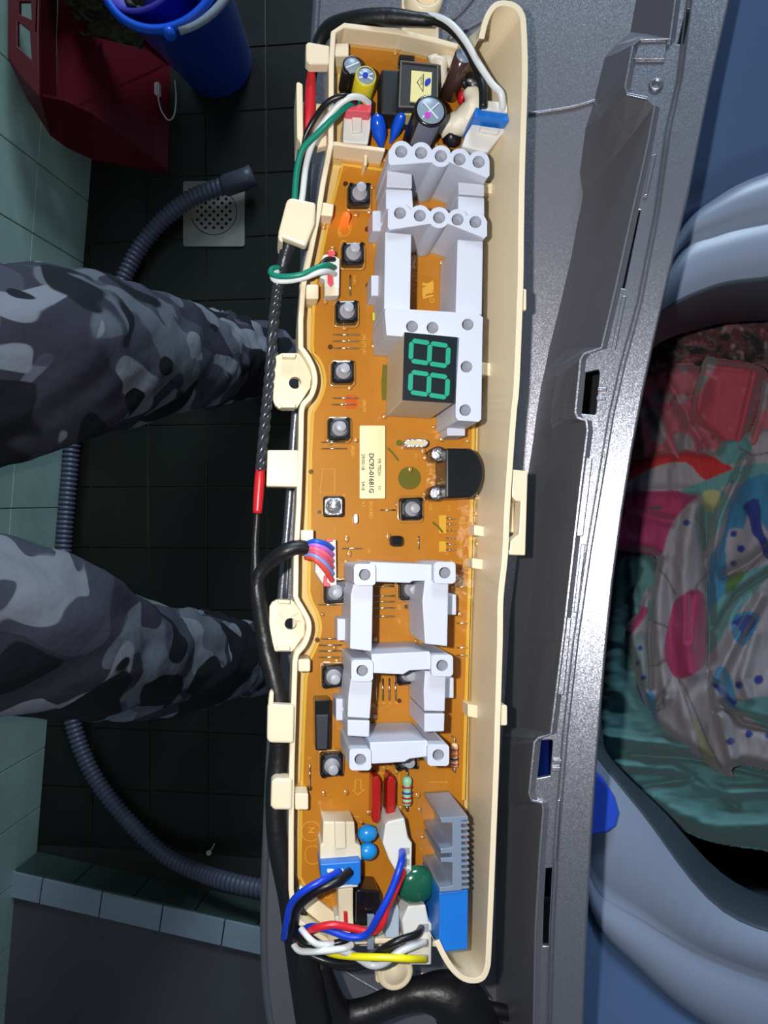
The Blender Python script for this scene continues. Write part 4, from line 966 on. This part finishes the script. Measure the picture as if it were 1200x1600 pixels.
# ================================================================== WASHING MACHINE
TZ = .985
wm = empty('washing_machine', Vector((.2, 0, .0)), 'silver top-loading washing machine with its control panel removed, tub open and full of laundry', 'washing machine')
coverm = mat('cover_blue_grey', (66, 88, 122), .28, coat=.3, bump=.05, bscale=80)
ringm = mat('ring_grey_blue', (118, 130, 152), .38)
tubm = mat('tub_wall_grey', (58, 68, 78), .45)
left = [(496, -90), (478, 200), (466, 500), (452, 700), (446, 790), (434, 930), (425, 1060), (418, 1150), (411, 1300), (407, 1450), (411, 1550), (424, 1620), (450, 1670)]
base = [(1010, -90), (985, 50), (962, 70), (945, 90), (925, 170), (915, 200), (906, 270), (911, 303), (908, 322), (900, 360), (893, 400), (872, 490), (858, 545), (851, 580), (846, 600), (838, 650), (836, 665), (835, 675), (833, 690), (822, 760), (797, 960), (786, 1130), (785, 1150), (784, 1165), (779, 1240), (778, 1255), (778, 1262), (777, 1275), (776, 1340), (774, 1450), (777, 1670)]
rimL = [(1066, -90), (1046, 60), (1000, 60), (988, 70), (976, 135), (979, 146), (1010, 153), (1022, 165), (1012, 220), (1000, 275), (986, 335), (961, 450), (939, 543), (911, 553), (906, 562), (898, 645), (902, 653), (915, 657), (917, 672), (906, 760), (881, 980), (860, 1147), (840, 1153), (834, 1160), (826, 1240), (830, 1251), (846, 1255), (848, 1265), (843, 1330), (836, 1450), (832, 1670)]
ST = Frame(W.P(960, 800, 1.043), Vector((-.20, .07, 1)).normalized(), X)
SF = Frame(W.P(940, 800, 1.041), Vector((-.09, .06, 1)).normalized(), X)
tray = G(W).pr(left+[p for p in reversed(base)], TZ, TZ-.003).build('top_tray', silverpaint, wm)
def pt(px, py, z): return W.P(px, py, z)
g = G(W)                                                            # raised creases pressed in the tray
for p_ in ([(826, 178), (870, 172), (905, 165), (952, 150)], [(700, 62), (735, 42), (770, 22), (800, -10)], [(690, 40), (720, 20), (745, -10)], [(525, 1508), (560, 1530), (600, 1552), (625, 1562)], [(650, 1520), (700, 1530), (760, 1558), (800, 1590)], [(452, 846), (447, 935)], [(800, 1460), (822, 1530), (832, 1600)]):
    g.tube([pt(x, y, TZ) for x, y in smooth(p_, 4)], .0009, 8)
g.build('pressed_crease', silverpaint, wm)['kind'] = 'stuff'
g = G(W); g.tube([pt(x+6, y, TZ-.001) for x, y in smooth(left, 4)], .0022, 10); g.build('tray_edge', silverrim, wm)
g = G(W)                                                            # wall between tray and strip
st = []
for (rx_, ry_), (bx_, by_) in zip(rimL, base):
    a = SF.P(rx_, ry_, -.001); b = pt(bx_, by_, TZ)
    st.append([a, a.lerp(b, .33)+Vector((.0008, 0, 0)), a.lerp(b, .66)+Vector((.0012, 0, 0)), b, b+Vector((.004, 0, -.004)), a+Vector((.003, 0, -.002))])
g.sweep(st, sm=False); g.build('tray_wall', silverpaint, wm)
flR = [(1094, -90), (1068, 120), (1050, 200), (1032, 330), (1005, 470), (978, 570), (960, 650), (945, 740), (925, 860), (905, 1000), (888, 1150), (876, 1300), (868, 1450), (862, 1670)]
stR = [(1160, -90), (1110, 130), (1078, 290), (1045, 430), (1022, 530), (1005, 610), (988, 700), (972, 800), (957, 910), (945, 1030), (935, 1150), (924, 1300), (916, 1450), (908, 1670)]
slots = [[(1072, 14), (1080, 14), (1068, 69), (1059, 69)], [(991, 327), (1001, 328), (976, 451), (966, 450)], [(913, 582), (935, 577), (937, 582), (931, 645), (929, 648), (905, 646)], [(839, 1157), (862, 1156), (864, 1160), (860, 1212), (840, 1216), (834, 1214)], [(851, 1357), (864, 1356), (858, 1478), (848, 1478)]]
G(SF).pr(rimL+[p for p in reversed(flR)], -.003, -.0055, slots).build('strip_flange', silverrim, wm, .0004)
s_ = [(x-3, y) for x, y in flR]
G(ST).pr(s_+[p for p in reversed(stR)], 0, -.007).build('strip_top', silverrim, wm, .0007)
G(SF).path([(x+1, y) for x, y in rimL], 4.5, -.001, -.0055).build('strip_lip', silverrim, wm, .0004)
G(SF).path([(x-9, y) for x, y in flR], 2.6, -.0018, -.004).build('strip_rib', silverrim, wm, .0003)
for p_ in ([(916, 715), (926, 716), (911, 838), (900, 838)], [(882, 964), (893, 965), (881, 1086), (870, 1086)], [(908, 850), (915, 850), (902, 957), (896, 957)], [(1018, 242), (1026, 240), (1012, 305), (1006, 305)], [(972, 462), (979, 462), (962, 545), (955, 545)], [(870, 1250), (876, 1250), (870, 1345), (864, 1345)], [(1000, 62), (1042, 63), (1040, 92), (990, 92)]):
    G(SF).pr(p_, -.0019, -.0032).build('raised_pad', silverrim, wm, .0003)
for x, y in ((938, 608), (936, 622), (868, 1190), (866, 1202)): G(SF).pr(rr(x-4, y-3, x+10, y+3, 1), -.0012, -.0032).build('small_rib', silverrim, wm, .0003)
G(SF).lathe(SF.P(1025, 133, -.003), SF.n, [(.0028, 0), (.0026, .0008), (.0018, .0009), (.0016, -.0003), (.0002, -.0004)], 20).build('dimple', silverrim, wm)
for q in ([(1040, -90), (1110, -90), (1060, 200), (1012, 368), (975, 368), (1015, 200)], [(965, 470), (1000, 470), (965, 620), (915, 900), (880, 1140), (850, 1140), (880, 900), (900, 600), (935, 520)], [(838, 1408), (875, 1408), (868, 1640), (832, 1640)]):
    G(W).pr(q, .998, .994).build('cavity_shade', dark, wm)  # black panels added to paint the cavity's darkness behind the slots
# body sides
lw_ = [W.P(x+8, y, TZ) for x, y in left]
oc = [Vector((lw_[0].x+.0, .30, 0)), Vector((.55, .30, 0)), Vector((.55, -.30, 0)), Vector((lw_[-1].x, -.30, 0))]
ring_ = [Vector((p.x, p.y, 0)) for p in reversed(lw_)]+oc
g = G(W); k = len(ring_)
v = [p+Z*(TZ-.004) for p in ring_]+[p+Z*.03 for p in ring_]
g.add(v, [(i, (i+1) % k, (i+1) % k+k, i+k) for i in range(k)]); body = g.build('cabinet', mat('cabinet_grey', (110, 116, 126), .45), wm)
sm_ = body.modifiers.new('t', 'SOLIDIFY'); sm_.thickness = .003
for x_, y_ in ((-.03, .25), (-.03, -.25), (.5, .25), (.5, -.25)):
    G(W).lathe(Vector((x_, y_, 0)), Z, [(.025, 0), (.025, .02), (.015, .032)], 20).build('foot', blackp, wm)
# cover and ring round the tub mouth: closed curves, each with its own height
r1 = [(1500, 225), (1350, 235), (1200, 273), (1120, 312), (1062, 368), (985, 520), (925, 760), (905, 1000), (905, 1250), (925, 1420), (1000, 1510), (1110, 1600), (1300, 1690), (1500, 1720), (1750, 1500), (1830, 900), (1700, 400)]
r2 = [(1500, 310), (1350, 318), (1200, 345), (1120, 364), (1058, 396), (985, 545), (930, 770), (912, 1000), (910, 1250), (926, 1380), (1000, 1434), (1110, 1492), (1300, 1550), (1500, 1570), (1700, 1430), (1760, 900), (1650, 430)]
r3 = [(1500, 415), (1350, 418), (1200, 432), (1110, 447), (1020, 497), (962, 600), (928, 780), (915, 1000), (915, 1160), (930, 1182), (1000, 1268), (1130, 1425), (1300, 1475), (1500, 1480), (1640, 1350), (1690, 900), (1600, 520)]
r4 = [(1500, 485), (1350, 485), (1200, 497), (1110, 506), (1014, 545), (975, 640), (945, 800), (935, 1000), (938, 1140), (955, 1190), (1030, 1265), (1145, 1380), (1300, 1430), (1500, 1440), (1600, 1320), (1650, 900), (1560, 570)]
def ring3(r, z, n=6): return [W.P(x, y, z) for x, y in smooth(r, n, True)]
c0 = W.P(1350, 880, .98)
R1_ = ring3(r1, .964)
def rect(p):
    d = Vector((p.x-c0.x, p.y-c0.y, 0)); t = 1e9
    for lim, val, o_ in ((.033, d.x, c0.x), (.545, d.x, c0.x)):
        if abs(val) > 1e-9 and (lim-o_)/val > 0: t = min(t, (lim-o_)/val)
    for lim in (-.295, .295):
        if abs(d.y) > 1e-9 and (lim-c0.y)/d.y > 0: t = min(t, (lim-c0.y)/d.y)
    t = max(t, 1.02); return Vector((c0.x+d.x*t, c0.y+d.y*t, 0))
R0 = [rect(p) for p in R1_]
def loft(rings, name, m):
    g = G(W); g.sweep([[r[i] for r in rings] for i in range(len(rings[0]))], True, True, ring=False); o = g.build(name, m, wm)
    s2 = o.modifiers.new('t', 'SOLIDIFY'); s2.thickness = .002; s2.offset = 1 if False else 0
    return o
mid_ = [a.lerp(b, .5) for a, b in zip(R0, R1_)]
loft([[p*1+Z*(.978-p.z) for p in R0], [Vector((p.x, p.y, .984)) for p in mid_], [a.lerp(b, .8)*1 - Z*0 for a, b in zip([Vector((p.x, p.y, .98)) for p in mid_], R1_)], R1_], 'top_cover', coverm)
loft([R1_, ring3(r1, .9655), [a.lerp(b, .25)+Z*.005 for a, b in zip(ring3(r1, .966), ring3(r2, .968))], [a.lerp(b, .8)+Z*.004 for a, b in zip(ring3(r1, .966), ring3(r2, .968))], ring3(r2, .966), [a.lerp(b, .15)+Z*.003 for a, b in zip(ring3(r2, .966), ring3(r3, .972))], ring3(r3, .972)], 'tub_ring', ringm)
r4_ = ring3(r4, .928)
loft([ring3(r3, .972), [a.lerp(b, .04)-Z*.002 for a, b in zip(ring3(r3, .972), r4_)], r4_, [Vector((c0.x+(p.x-c0.x)*1.12, c0.y+(p.y-c0.y)*1.12, .905)) for p in r4_], [Vector((c0.x+(p.x-c0.x)*1.08, c0.y+(p.y-c0.y)*1.08, .55)) for p in r4_]], 'tub_wall', tubm)
fl_ = [Vector((c0.x+(p.x-c0.x)*1.08, c0.y+(p.y-c0.y)*1.08, .55)) for p in r4_]
G(W).add(fl_+[p-Z*.004 for p in fl_], [tuple(range(len(fl_))), tuple(reversed(range(len(fl_), 2*len(fl_))))]).build('tub_bottom', tubm, wm)
G(W).pr([(830, 1120), (880, 1120), (925, 1203), (945, 1222), (961, 1247), (968, 1272), (963, 1292), (948, 1302), (925, 1306), (850, 1300), (826, 1240)], .979, .970).build('dispenser_cap', mat('dispenser_blue', (34, 72, 190), .35), wm, .0012, label='dark blue dispenser cap at the strip')
G(W).pr([(978, 300), (1010, 340), (985, 470), (950, 470)], .975, .970).build('inner_panel', coverm, wm, .001)

# ================================================================== LAUNDRY
def inpoly(px, py, poly):
    c = np.zeros(px.shape, bool); n = len(poly)
    for i in range(n):
        x1, y1 = poly[i]; x2, y2 = poly[(i+1) % n]
        if y1 == y2: continue
        cond = ((y1 > py) != (y2 > py)) & (px < (x2-x1)*(py-y1)/(y2-y1)+x1); c ^= cond
    return c
def dist(px, py, path):
    d = np.full(px.shape, 1e9)
    for (x1, y1), (x2, y2) in zip(path[:-1], path[1:]):
        dx, dy = x2-x1, y2-y1; t = np.clip(((px-x1)*dx+(py-y1)*dy)/(dx*dx+dy*dy+1e-9), 0, 1)
        d = np.minimum(d, np.hypot(px-(x1+t*dx), py-(y1+t*dy)))
    return d
def fbm(px, py, sx, sy, seed):
    """smooth value noise on a lattice"""
    rs = np.random.RandomState(seed); out = np.zeros(px.shape); amp = 1
    for o in range(3):
        gx, gy = px/sx*2**o, py/sy*2**o; x0_ = np.floor(gx).astype(int); y0_ = np.floor(gy).astype(int)
        tab = rs.rand(128, 128); fx, fy = gx-x0_, gy-y0_; fx = fx*fx*(3-2*fx); fy = fy*fy*(3-2*fy)
        q = lambda a, b: tab[(x0_+a) % 128, (y0_+b) % 128]
        out += amp*((q(0, 0)*(1-fx)+q(1, 0)*fx)*(1-fy)+(q(0, 1)*(1-fx)+q(1, 1)*fx)*fy-.5); amp *= .45
    return out
clothm = None
def cloth(name, outline, z, base_c, ridges=(), paints=(), wob=.006, seed=1, res=2.6, sxy=(40, 70), label=None, cat='cloth', edge_drop=.012, rot=0):
    global clothm
    outline = smooth(outline, 4, True)
    xs = np.arange(min(p[0] for p in outline)-4, max(p[0] for p in outline)+4, res); ys = np.arange(min(p[1] for p in outline)-4, max(p[1] for p in outline)+4, res)
    PX, PY = np.meshgrid(xs, ys); ins = inpoly(PX, PY, outline)
    d = dist(PX, PY, outline+[outline[0]])
    u, v_ = PX*math.cos(rot)+PY*math.sin(rot), -PX*math.sin(rot)+PY*math.cos(rot)
    h = z+wob*fbm(u+1e3, v_+1e3, sxy[0], sxy[1], seed)-edge_drop*np.exp(-(d/9.0)**2)
    for path_, w_, a_ in ridges: h += a_*np.exp(-(dist(PX, PY, path_)/w_)**2)
    colr = np.zeros(PX.shape+(3,)); colr[:] = s2l(base_c)
    for kind, data, c in paints:
        if kind == 'poly': m_ = inpoly(PX, PY, smooth(data, 3, True))
        elif kind == 'dot': m_ = np.hypot(PX-data[0], PY-data[1]) < data[2]
        elif kind == 'line': m_ = dist(PX, PY, data[1]) < data[0]
        elif kind == 'noise': m_ = fbm(PX+data[0]*99, PY+500, data[1], data[1], data[0]) > data[2]
        colr[m_] = s2l(c)
    for _ in range(1):
        c2 = colr.copy(); c2[1:-1, 1:-1] = (colr[1:-1, 1:-1]*2+colr[:-2, 1:-1]+colr[2:, 1:-1]+colr[1:-1, :-2]+colr[1:-1, 2:])/6; colr = c2
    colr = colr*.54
    # jitter the border points onto the outline so that the edge is clean
    idx = -np.ones(PX.shape, int); vs = []; cs = []
    keep = ins.copy()
    keep[1:, :] |= ins[:-1, :]; keep[:-1, :] |= ins[1:, :]; keep[:, 1:] |= ins[:, :-1]; keep[:, :-1] |= ins[:, 1:]
    seg = [np.array(p) for p in outline]
    for i, j in zip(*np.where(keep)):
        x, y = PX[i, j], PY[i, j]
        if not ins[i, j]:
            best = None
            for a, b in zip(seg, seg[1:]+seg[:1]):
                ab = b-a; t = max(0, min(1, ((x-a[0])*ab[0]+(y-a[1])*ab[1])/(ab@ab+1e-9))); q = a+ab*t; dd = (q[0]-x)**2+(q[1]-y)**2
                if best is None or dd < best[0]: best = (dd, q)
            x, y = best[1]
        idx[i, j] = len(vs); vs.append(tuple(W.P(float(x), float(y), float(h[i, j])))); cs.append((*colr[i, j], 1))
    fs = []
    for i in range(PX.shape[0]-1):
        for j in range(PX.shape[1]-1):
            q = (idx[i, j], idx[i+1, j], idx[i+1, j+1], idx[i, j+1])
            if min(q) >= 0: fs.append(q)
    g = G(W); g.add(vs, fs, True)
    if clothm is None:
        clothm = bpy.data.materials.new('printed_cotton'); clothm.use_nodes = True; nt = clothm.node_tree; b = nt.nodes['Principled BSDF']
        at = nt.nodes.new('ShaderNodeAttribute'); at.attribute_name = 'print'; nt.links.new(at.outputs['Color'], b.inputs['Base Color']); b.inputs['Roughness'].default_value = .85
        b.inputs['Sheen Weight'].default_value = .1
    o = g.build(name, clothm)
    ca = o.data.color_attributes.new('print', 'FLOAT_COLOR', 'POINT'); ca.data.foreach_set('color', [c for q in cs for c in q])
    sm2 = o.modifiers.new('t', 'SOLIDIFY'); sm2.thickness = .0007; sm2.offset = 0
    tag(o, label, cat); return o
LW = (158, 152, 160); TEAL = (92, 148, 150); MAG = (172, 46, 98); NAVY = (22, 44, 130); CY = (50, 124, 164); BR = (104, 94, 88)
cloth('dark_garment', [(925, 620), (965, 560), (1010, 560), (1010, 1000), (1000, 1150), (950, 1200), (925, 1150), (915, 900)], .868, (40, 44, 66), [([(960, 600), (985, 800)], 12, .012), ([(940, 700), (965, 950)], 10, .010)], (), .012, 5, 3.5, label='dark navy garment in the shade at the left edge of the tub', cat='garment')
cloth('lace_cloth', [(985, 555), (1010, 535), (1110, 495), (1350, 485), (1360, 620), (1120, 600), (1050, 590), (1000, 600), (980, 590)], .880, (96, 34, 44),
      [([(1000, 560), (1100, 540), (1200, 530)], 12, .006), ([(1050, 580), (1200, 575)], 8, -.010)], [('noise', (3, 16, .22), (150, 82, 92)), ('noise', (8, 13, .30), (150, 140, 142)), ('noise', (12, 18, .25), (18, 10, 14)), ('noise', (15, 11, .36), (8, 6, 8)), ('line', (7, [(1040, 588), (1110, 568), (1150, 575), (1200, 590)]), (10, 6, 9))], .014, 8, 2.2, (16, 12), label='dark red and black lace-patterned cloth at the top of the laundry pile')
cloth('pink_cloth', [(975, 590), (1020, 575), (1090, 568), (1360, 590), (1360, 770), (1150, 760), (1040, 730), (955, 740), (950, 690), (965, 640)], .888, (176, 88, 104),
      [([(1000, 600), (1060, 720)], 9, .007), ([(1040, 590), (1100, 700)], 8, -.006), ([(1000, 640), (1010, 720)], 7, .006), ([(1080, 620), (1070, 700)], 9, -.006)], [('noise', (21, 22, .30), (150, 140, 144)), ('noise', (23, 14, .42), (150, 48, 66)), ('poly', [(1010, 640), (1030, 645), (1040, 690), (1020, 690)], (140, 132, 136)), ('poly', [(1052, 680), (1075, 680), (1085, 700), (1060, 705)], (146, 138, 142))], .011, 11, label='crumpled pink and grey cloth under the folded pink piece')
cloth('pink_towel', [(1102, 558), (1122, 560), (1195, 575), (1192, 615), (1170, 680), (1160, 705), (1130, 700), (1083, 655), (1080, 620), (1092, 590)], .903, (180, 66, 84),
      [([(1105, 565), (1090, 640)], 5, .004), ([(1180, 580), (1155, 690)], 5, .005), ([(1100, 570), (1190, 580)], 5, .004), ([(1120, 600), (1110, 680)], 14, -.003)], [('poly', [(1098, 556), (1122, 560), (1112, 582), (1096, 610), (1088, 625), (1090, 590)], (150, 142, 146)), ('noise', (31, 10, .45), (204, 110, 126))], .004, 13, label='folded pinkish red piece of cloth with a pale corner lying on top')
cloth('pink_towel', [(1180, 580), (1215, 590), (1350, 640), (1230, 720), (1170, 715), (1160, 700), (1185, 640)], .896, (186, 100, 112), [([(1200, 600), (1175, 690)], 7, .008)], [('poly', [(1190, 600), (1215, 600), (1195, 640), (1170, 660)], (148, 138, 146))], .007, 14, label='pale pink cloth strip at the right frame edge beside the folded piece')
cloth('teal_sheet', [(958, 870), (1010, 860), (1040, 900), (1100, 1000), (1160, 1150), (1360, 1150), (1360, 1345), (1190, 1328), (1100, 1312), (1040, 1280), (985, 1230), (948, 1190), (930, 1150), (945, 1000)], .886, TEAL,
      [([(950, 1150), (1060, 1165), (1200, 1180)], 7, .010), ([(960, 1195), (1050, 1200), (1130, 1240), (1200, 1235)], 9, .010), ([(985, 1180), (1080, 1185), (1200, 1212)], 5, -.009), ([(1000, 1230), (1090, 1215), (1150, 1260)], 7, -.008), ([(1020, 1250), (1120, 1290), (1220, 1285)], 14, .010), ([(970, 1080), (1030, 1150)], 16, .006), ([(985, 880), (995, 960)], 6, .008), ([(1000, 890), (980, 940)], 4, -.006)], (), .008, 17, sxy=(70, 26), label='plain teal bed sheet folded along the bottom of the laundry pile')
P_ = [('poly', [(948, 760), (1000, 715), (1060, 698), (1110, 712), (1150, 738), (1105, 752), (1070, 722), (1010, 735), (955, 772)], (190, 26, 34)),
      ('poly', [(948, 776), (1090, 768), (1076, 788), (1052, 815), (1040, 845), (1032, 868), (990, 862), (940, 850)], MAG), ('line', (2.5, [(1015, 794), (1032, 794)]), (70, 84, 60)),
      ('poly', [(1120, 685), (1155, 680), (1175, 700), (1150, 725), (1125, 720)], TEAL), ('poly', [(1060, 768), (1110, 748), (1160, 728), (1200, 725), (1210, 745), (1140, 755), (1110, 775)], TEAL),
      ('poly', [(1092, 790), (1125, 765), (1140, 790), (1110, 850), (1095, 860), (1085, 820)], TEAL), ('poly', [(1100, 768), (1124, 768), (1122, 790), (1106, 800), (1096, 785)], (176, 176, 120)),
      ('poly', [(1150, 760), (1210, 745), (1215, 840), (1190, 815), (1180, 780), (1160, 830), (1150, 900), (1128, 950), (1106, 960), (1108, 880), (1130, 830)], CY), ('poly', [(1160, 790), (1185, 780), (1192, 830), (1215, 870), (1215, 890), (1180, 850), (1170, 810)], NAVY),
      ('poly', [(1136, 835), (1150, 825), (1180, 838), (1192, 868), (1178, 885), (1140, 902), (1134, 870)], LW), ('line', (1.3, [(1138, 903), (1165, 895), (1188, 875)]), BR),
      ('poly', [(1150, 905), (1195, 882), (1210, 890), (1150, 960), (1120, 1010), (1106, 1020), (1108, 960), (1130, 930)], TEAL), ('poly', [(1140, 900), (1165, 895), (1145, 920), (1132, 928)], (80, 110, 50)),
      ('poly', [(1150, 960), (1185, 958), (1180, 985), (1160, 1010), (1142, 985)], CY), ('poly', [(1142, 972), (1172, 960), (1180, 975), (1160, 998), (1155, 980)], NAVY),
      ('poly', [(1066, 930), (1084, 920), (1102, 938), (1104, 1025), (1088, 1050), (1064, 1060), (1050, 1052), (1037, 1025), (1042, 980), (1054, 942)], MAG),
      ('poly', [(992, 950), (1013, 953), (986, 992), (978, 988)], MAG), ('poly', [(1012, 940), (1022, 938), (1022, 965), (1014, 968)], TEAL),
      ('line', (1.3, [(1030, 888), (1046, 910), (1056, 928)]), BR), ('line', (1.3, [(1108, 892), (1090, 912), (1085, 922)]), BR), ('line', (1.3, [(1015, 968), (1042, 980)]), BR), ('line', (1.3, [(1014, 1040), (1028, 1040), (1038, 1030)]), BR), ('line', (1.3, [(1100, 1035), (1112, 1050)]), BR),
      ('line', (1.4, [(1060, 1060), (1075, 1105), (1088, 1150), (1098, 1185)]), BR), ('line', (1.4, [(1062, 1060), (1085, 1110), (1105, 1160), (1128, 1200)]), BR), ('poly', [(1078, 1115), (1098, 1150), (1118, 1192), (1106, 1192), (1092, 1165)], (150, 148, 112)),
      ('poly', [(1006, 1075), (1022, 1085), (1030, 1130), (1050, 1160), (1035, 1150), (1018, 1120)], CY), ('line', (4, [(994, 1072), (1006, 1105), (1032, 1150)]), NAVY),
      ('poly', [(1113, 1065), (1125, 1040), (1142, 1058), (1150, 1090), (1165, 1110), (1140, 1105)], CY), ('line', (3.5, [(1114, 1068), (1140, 1092), (1165, 1112)]), NAVY), ('line', (1.3, [(1150, 1092), (1175, 1098), (1210, 1085)]), BR),
      ('poly', [(1150, 1098), (1210, 1090), (1220, 1150), (1190, 1135), (1165, 1115)], TEAL), ('line', (1.3, [(1085, 805), (1100, 830), (1104, 870)]), BR), ('line', (1.3, [(1155, 700), (1175, 712), (1215, 705)]), BR),
      ('line', (1.3, [(1045, 1062), (1036, 1085), (1038, 1105), (1026, 1112)]), BR), ('poly', [(984, 1000), (1010, 990), (1014, 1080), (1000, 1075), (985, 1040)], (124, 138, 140))]
P_ += [('dot', (x, y, r), NAVY) for x, y, r in ((1073, 817, 5), (1146, 834, 5), (1157, 857, 6), (1146, 880, 5), (1000, 1013, 4), (997, 1036, 4), (1005, 1059, 4), (1155, 1070, 6), (1185, 1062, 7), (1170, 1147, 6), (1141, 1158, 6), (1200, 1150, 5), (1145, 753, 3))]
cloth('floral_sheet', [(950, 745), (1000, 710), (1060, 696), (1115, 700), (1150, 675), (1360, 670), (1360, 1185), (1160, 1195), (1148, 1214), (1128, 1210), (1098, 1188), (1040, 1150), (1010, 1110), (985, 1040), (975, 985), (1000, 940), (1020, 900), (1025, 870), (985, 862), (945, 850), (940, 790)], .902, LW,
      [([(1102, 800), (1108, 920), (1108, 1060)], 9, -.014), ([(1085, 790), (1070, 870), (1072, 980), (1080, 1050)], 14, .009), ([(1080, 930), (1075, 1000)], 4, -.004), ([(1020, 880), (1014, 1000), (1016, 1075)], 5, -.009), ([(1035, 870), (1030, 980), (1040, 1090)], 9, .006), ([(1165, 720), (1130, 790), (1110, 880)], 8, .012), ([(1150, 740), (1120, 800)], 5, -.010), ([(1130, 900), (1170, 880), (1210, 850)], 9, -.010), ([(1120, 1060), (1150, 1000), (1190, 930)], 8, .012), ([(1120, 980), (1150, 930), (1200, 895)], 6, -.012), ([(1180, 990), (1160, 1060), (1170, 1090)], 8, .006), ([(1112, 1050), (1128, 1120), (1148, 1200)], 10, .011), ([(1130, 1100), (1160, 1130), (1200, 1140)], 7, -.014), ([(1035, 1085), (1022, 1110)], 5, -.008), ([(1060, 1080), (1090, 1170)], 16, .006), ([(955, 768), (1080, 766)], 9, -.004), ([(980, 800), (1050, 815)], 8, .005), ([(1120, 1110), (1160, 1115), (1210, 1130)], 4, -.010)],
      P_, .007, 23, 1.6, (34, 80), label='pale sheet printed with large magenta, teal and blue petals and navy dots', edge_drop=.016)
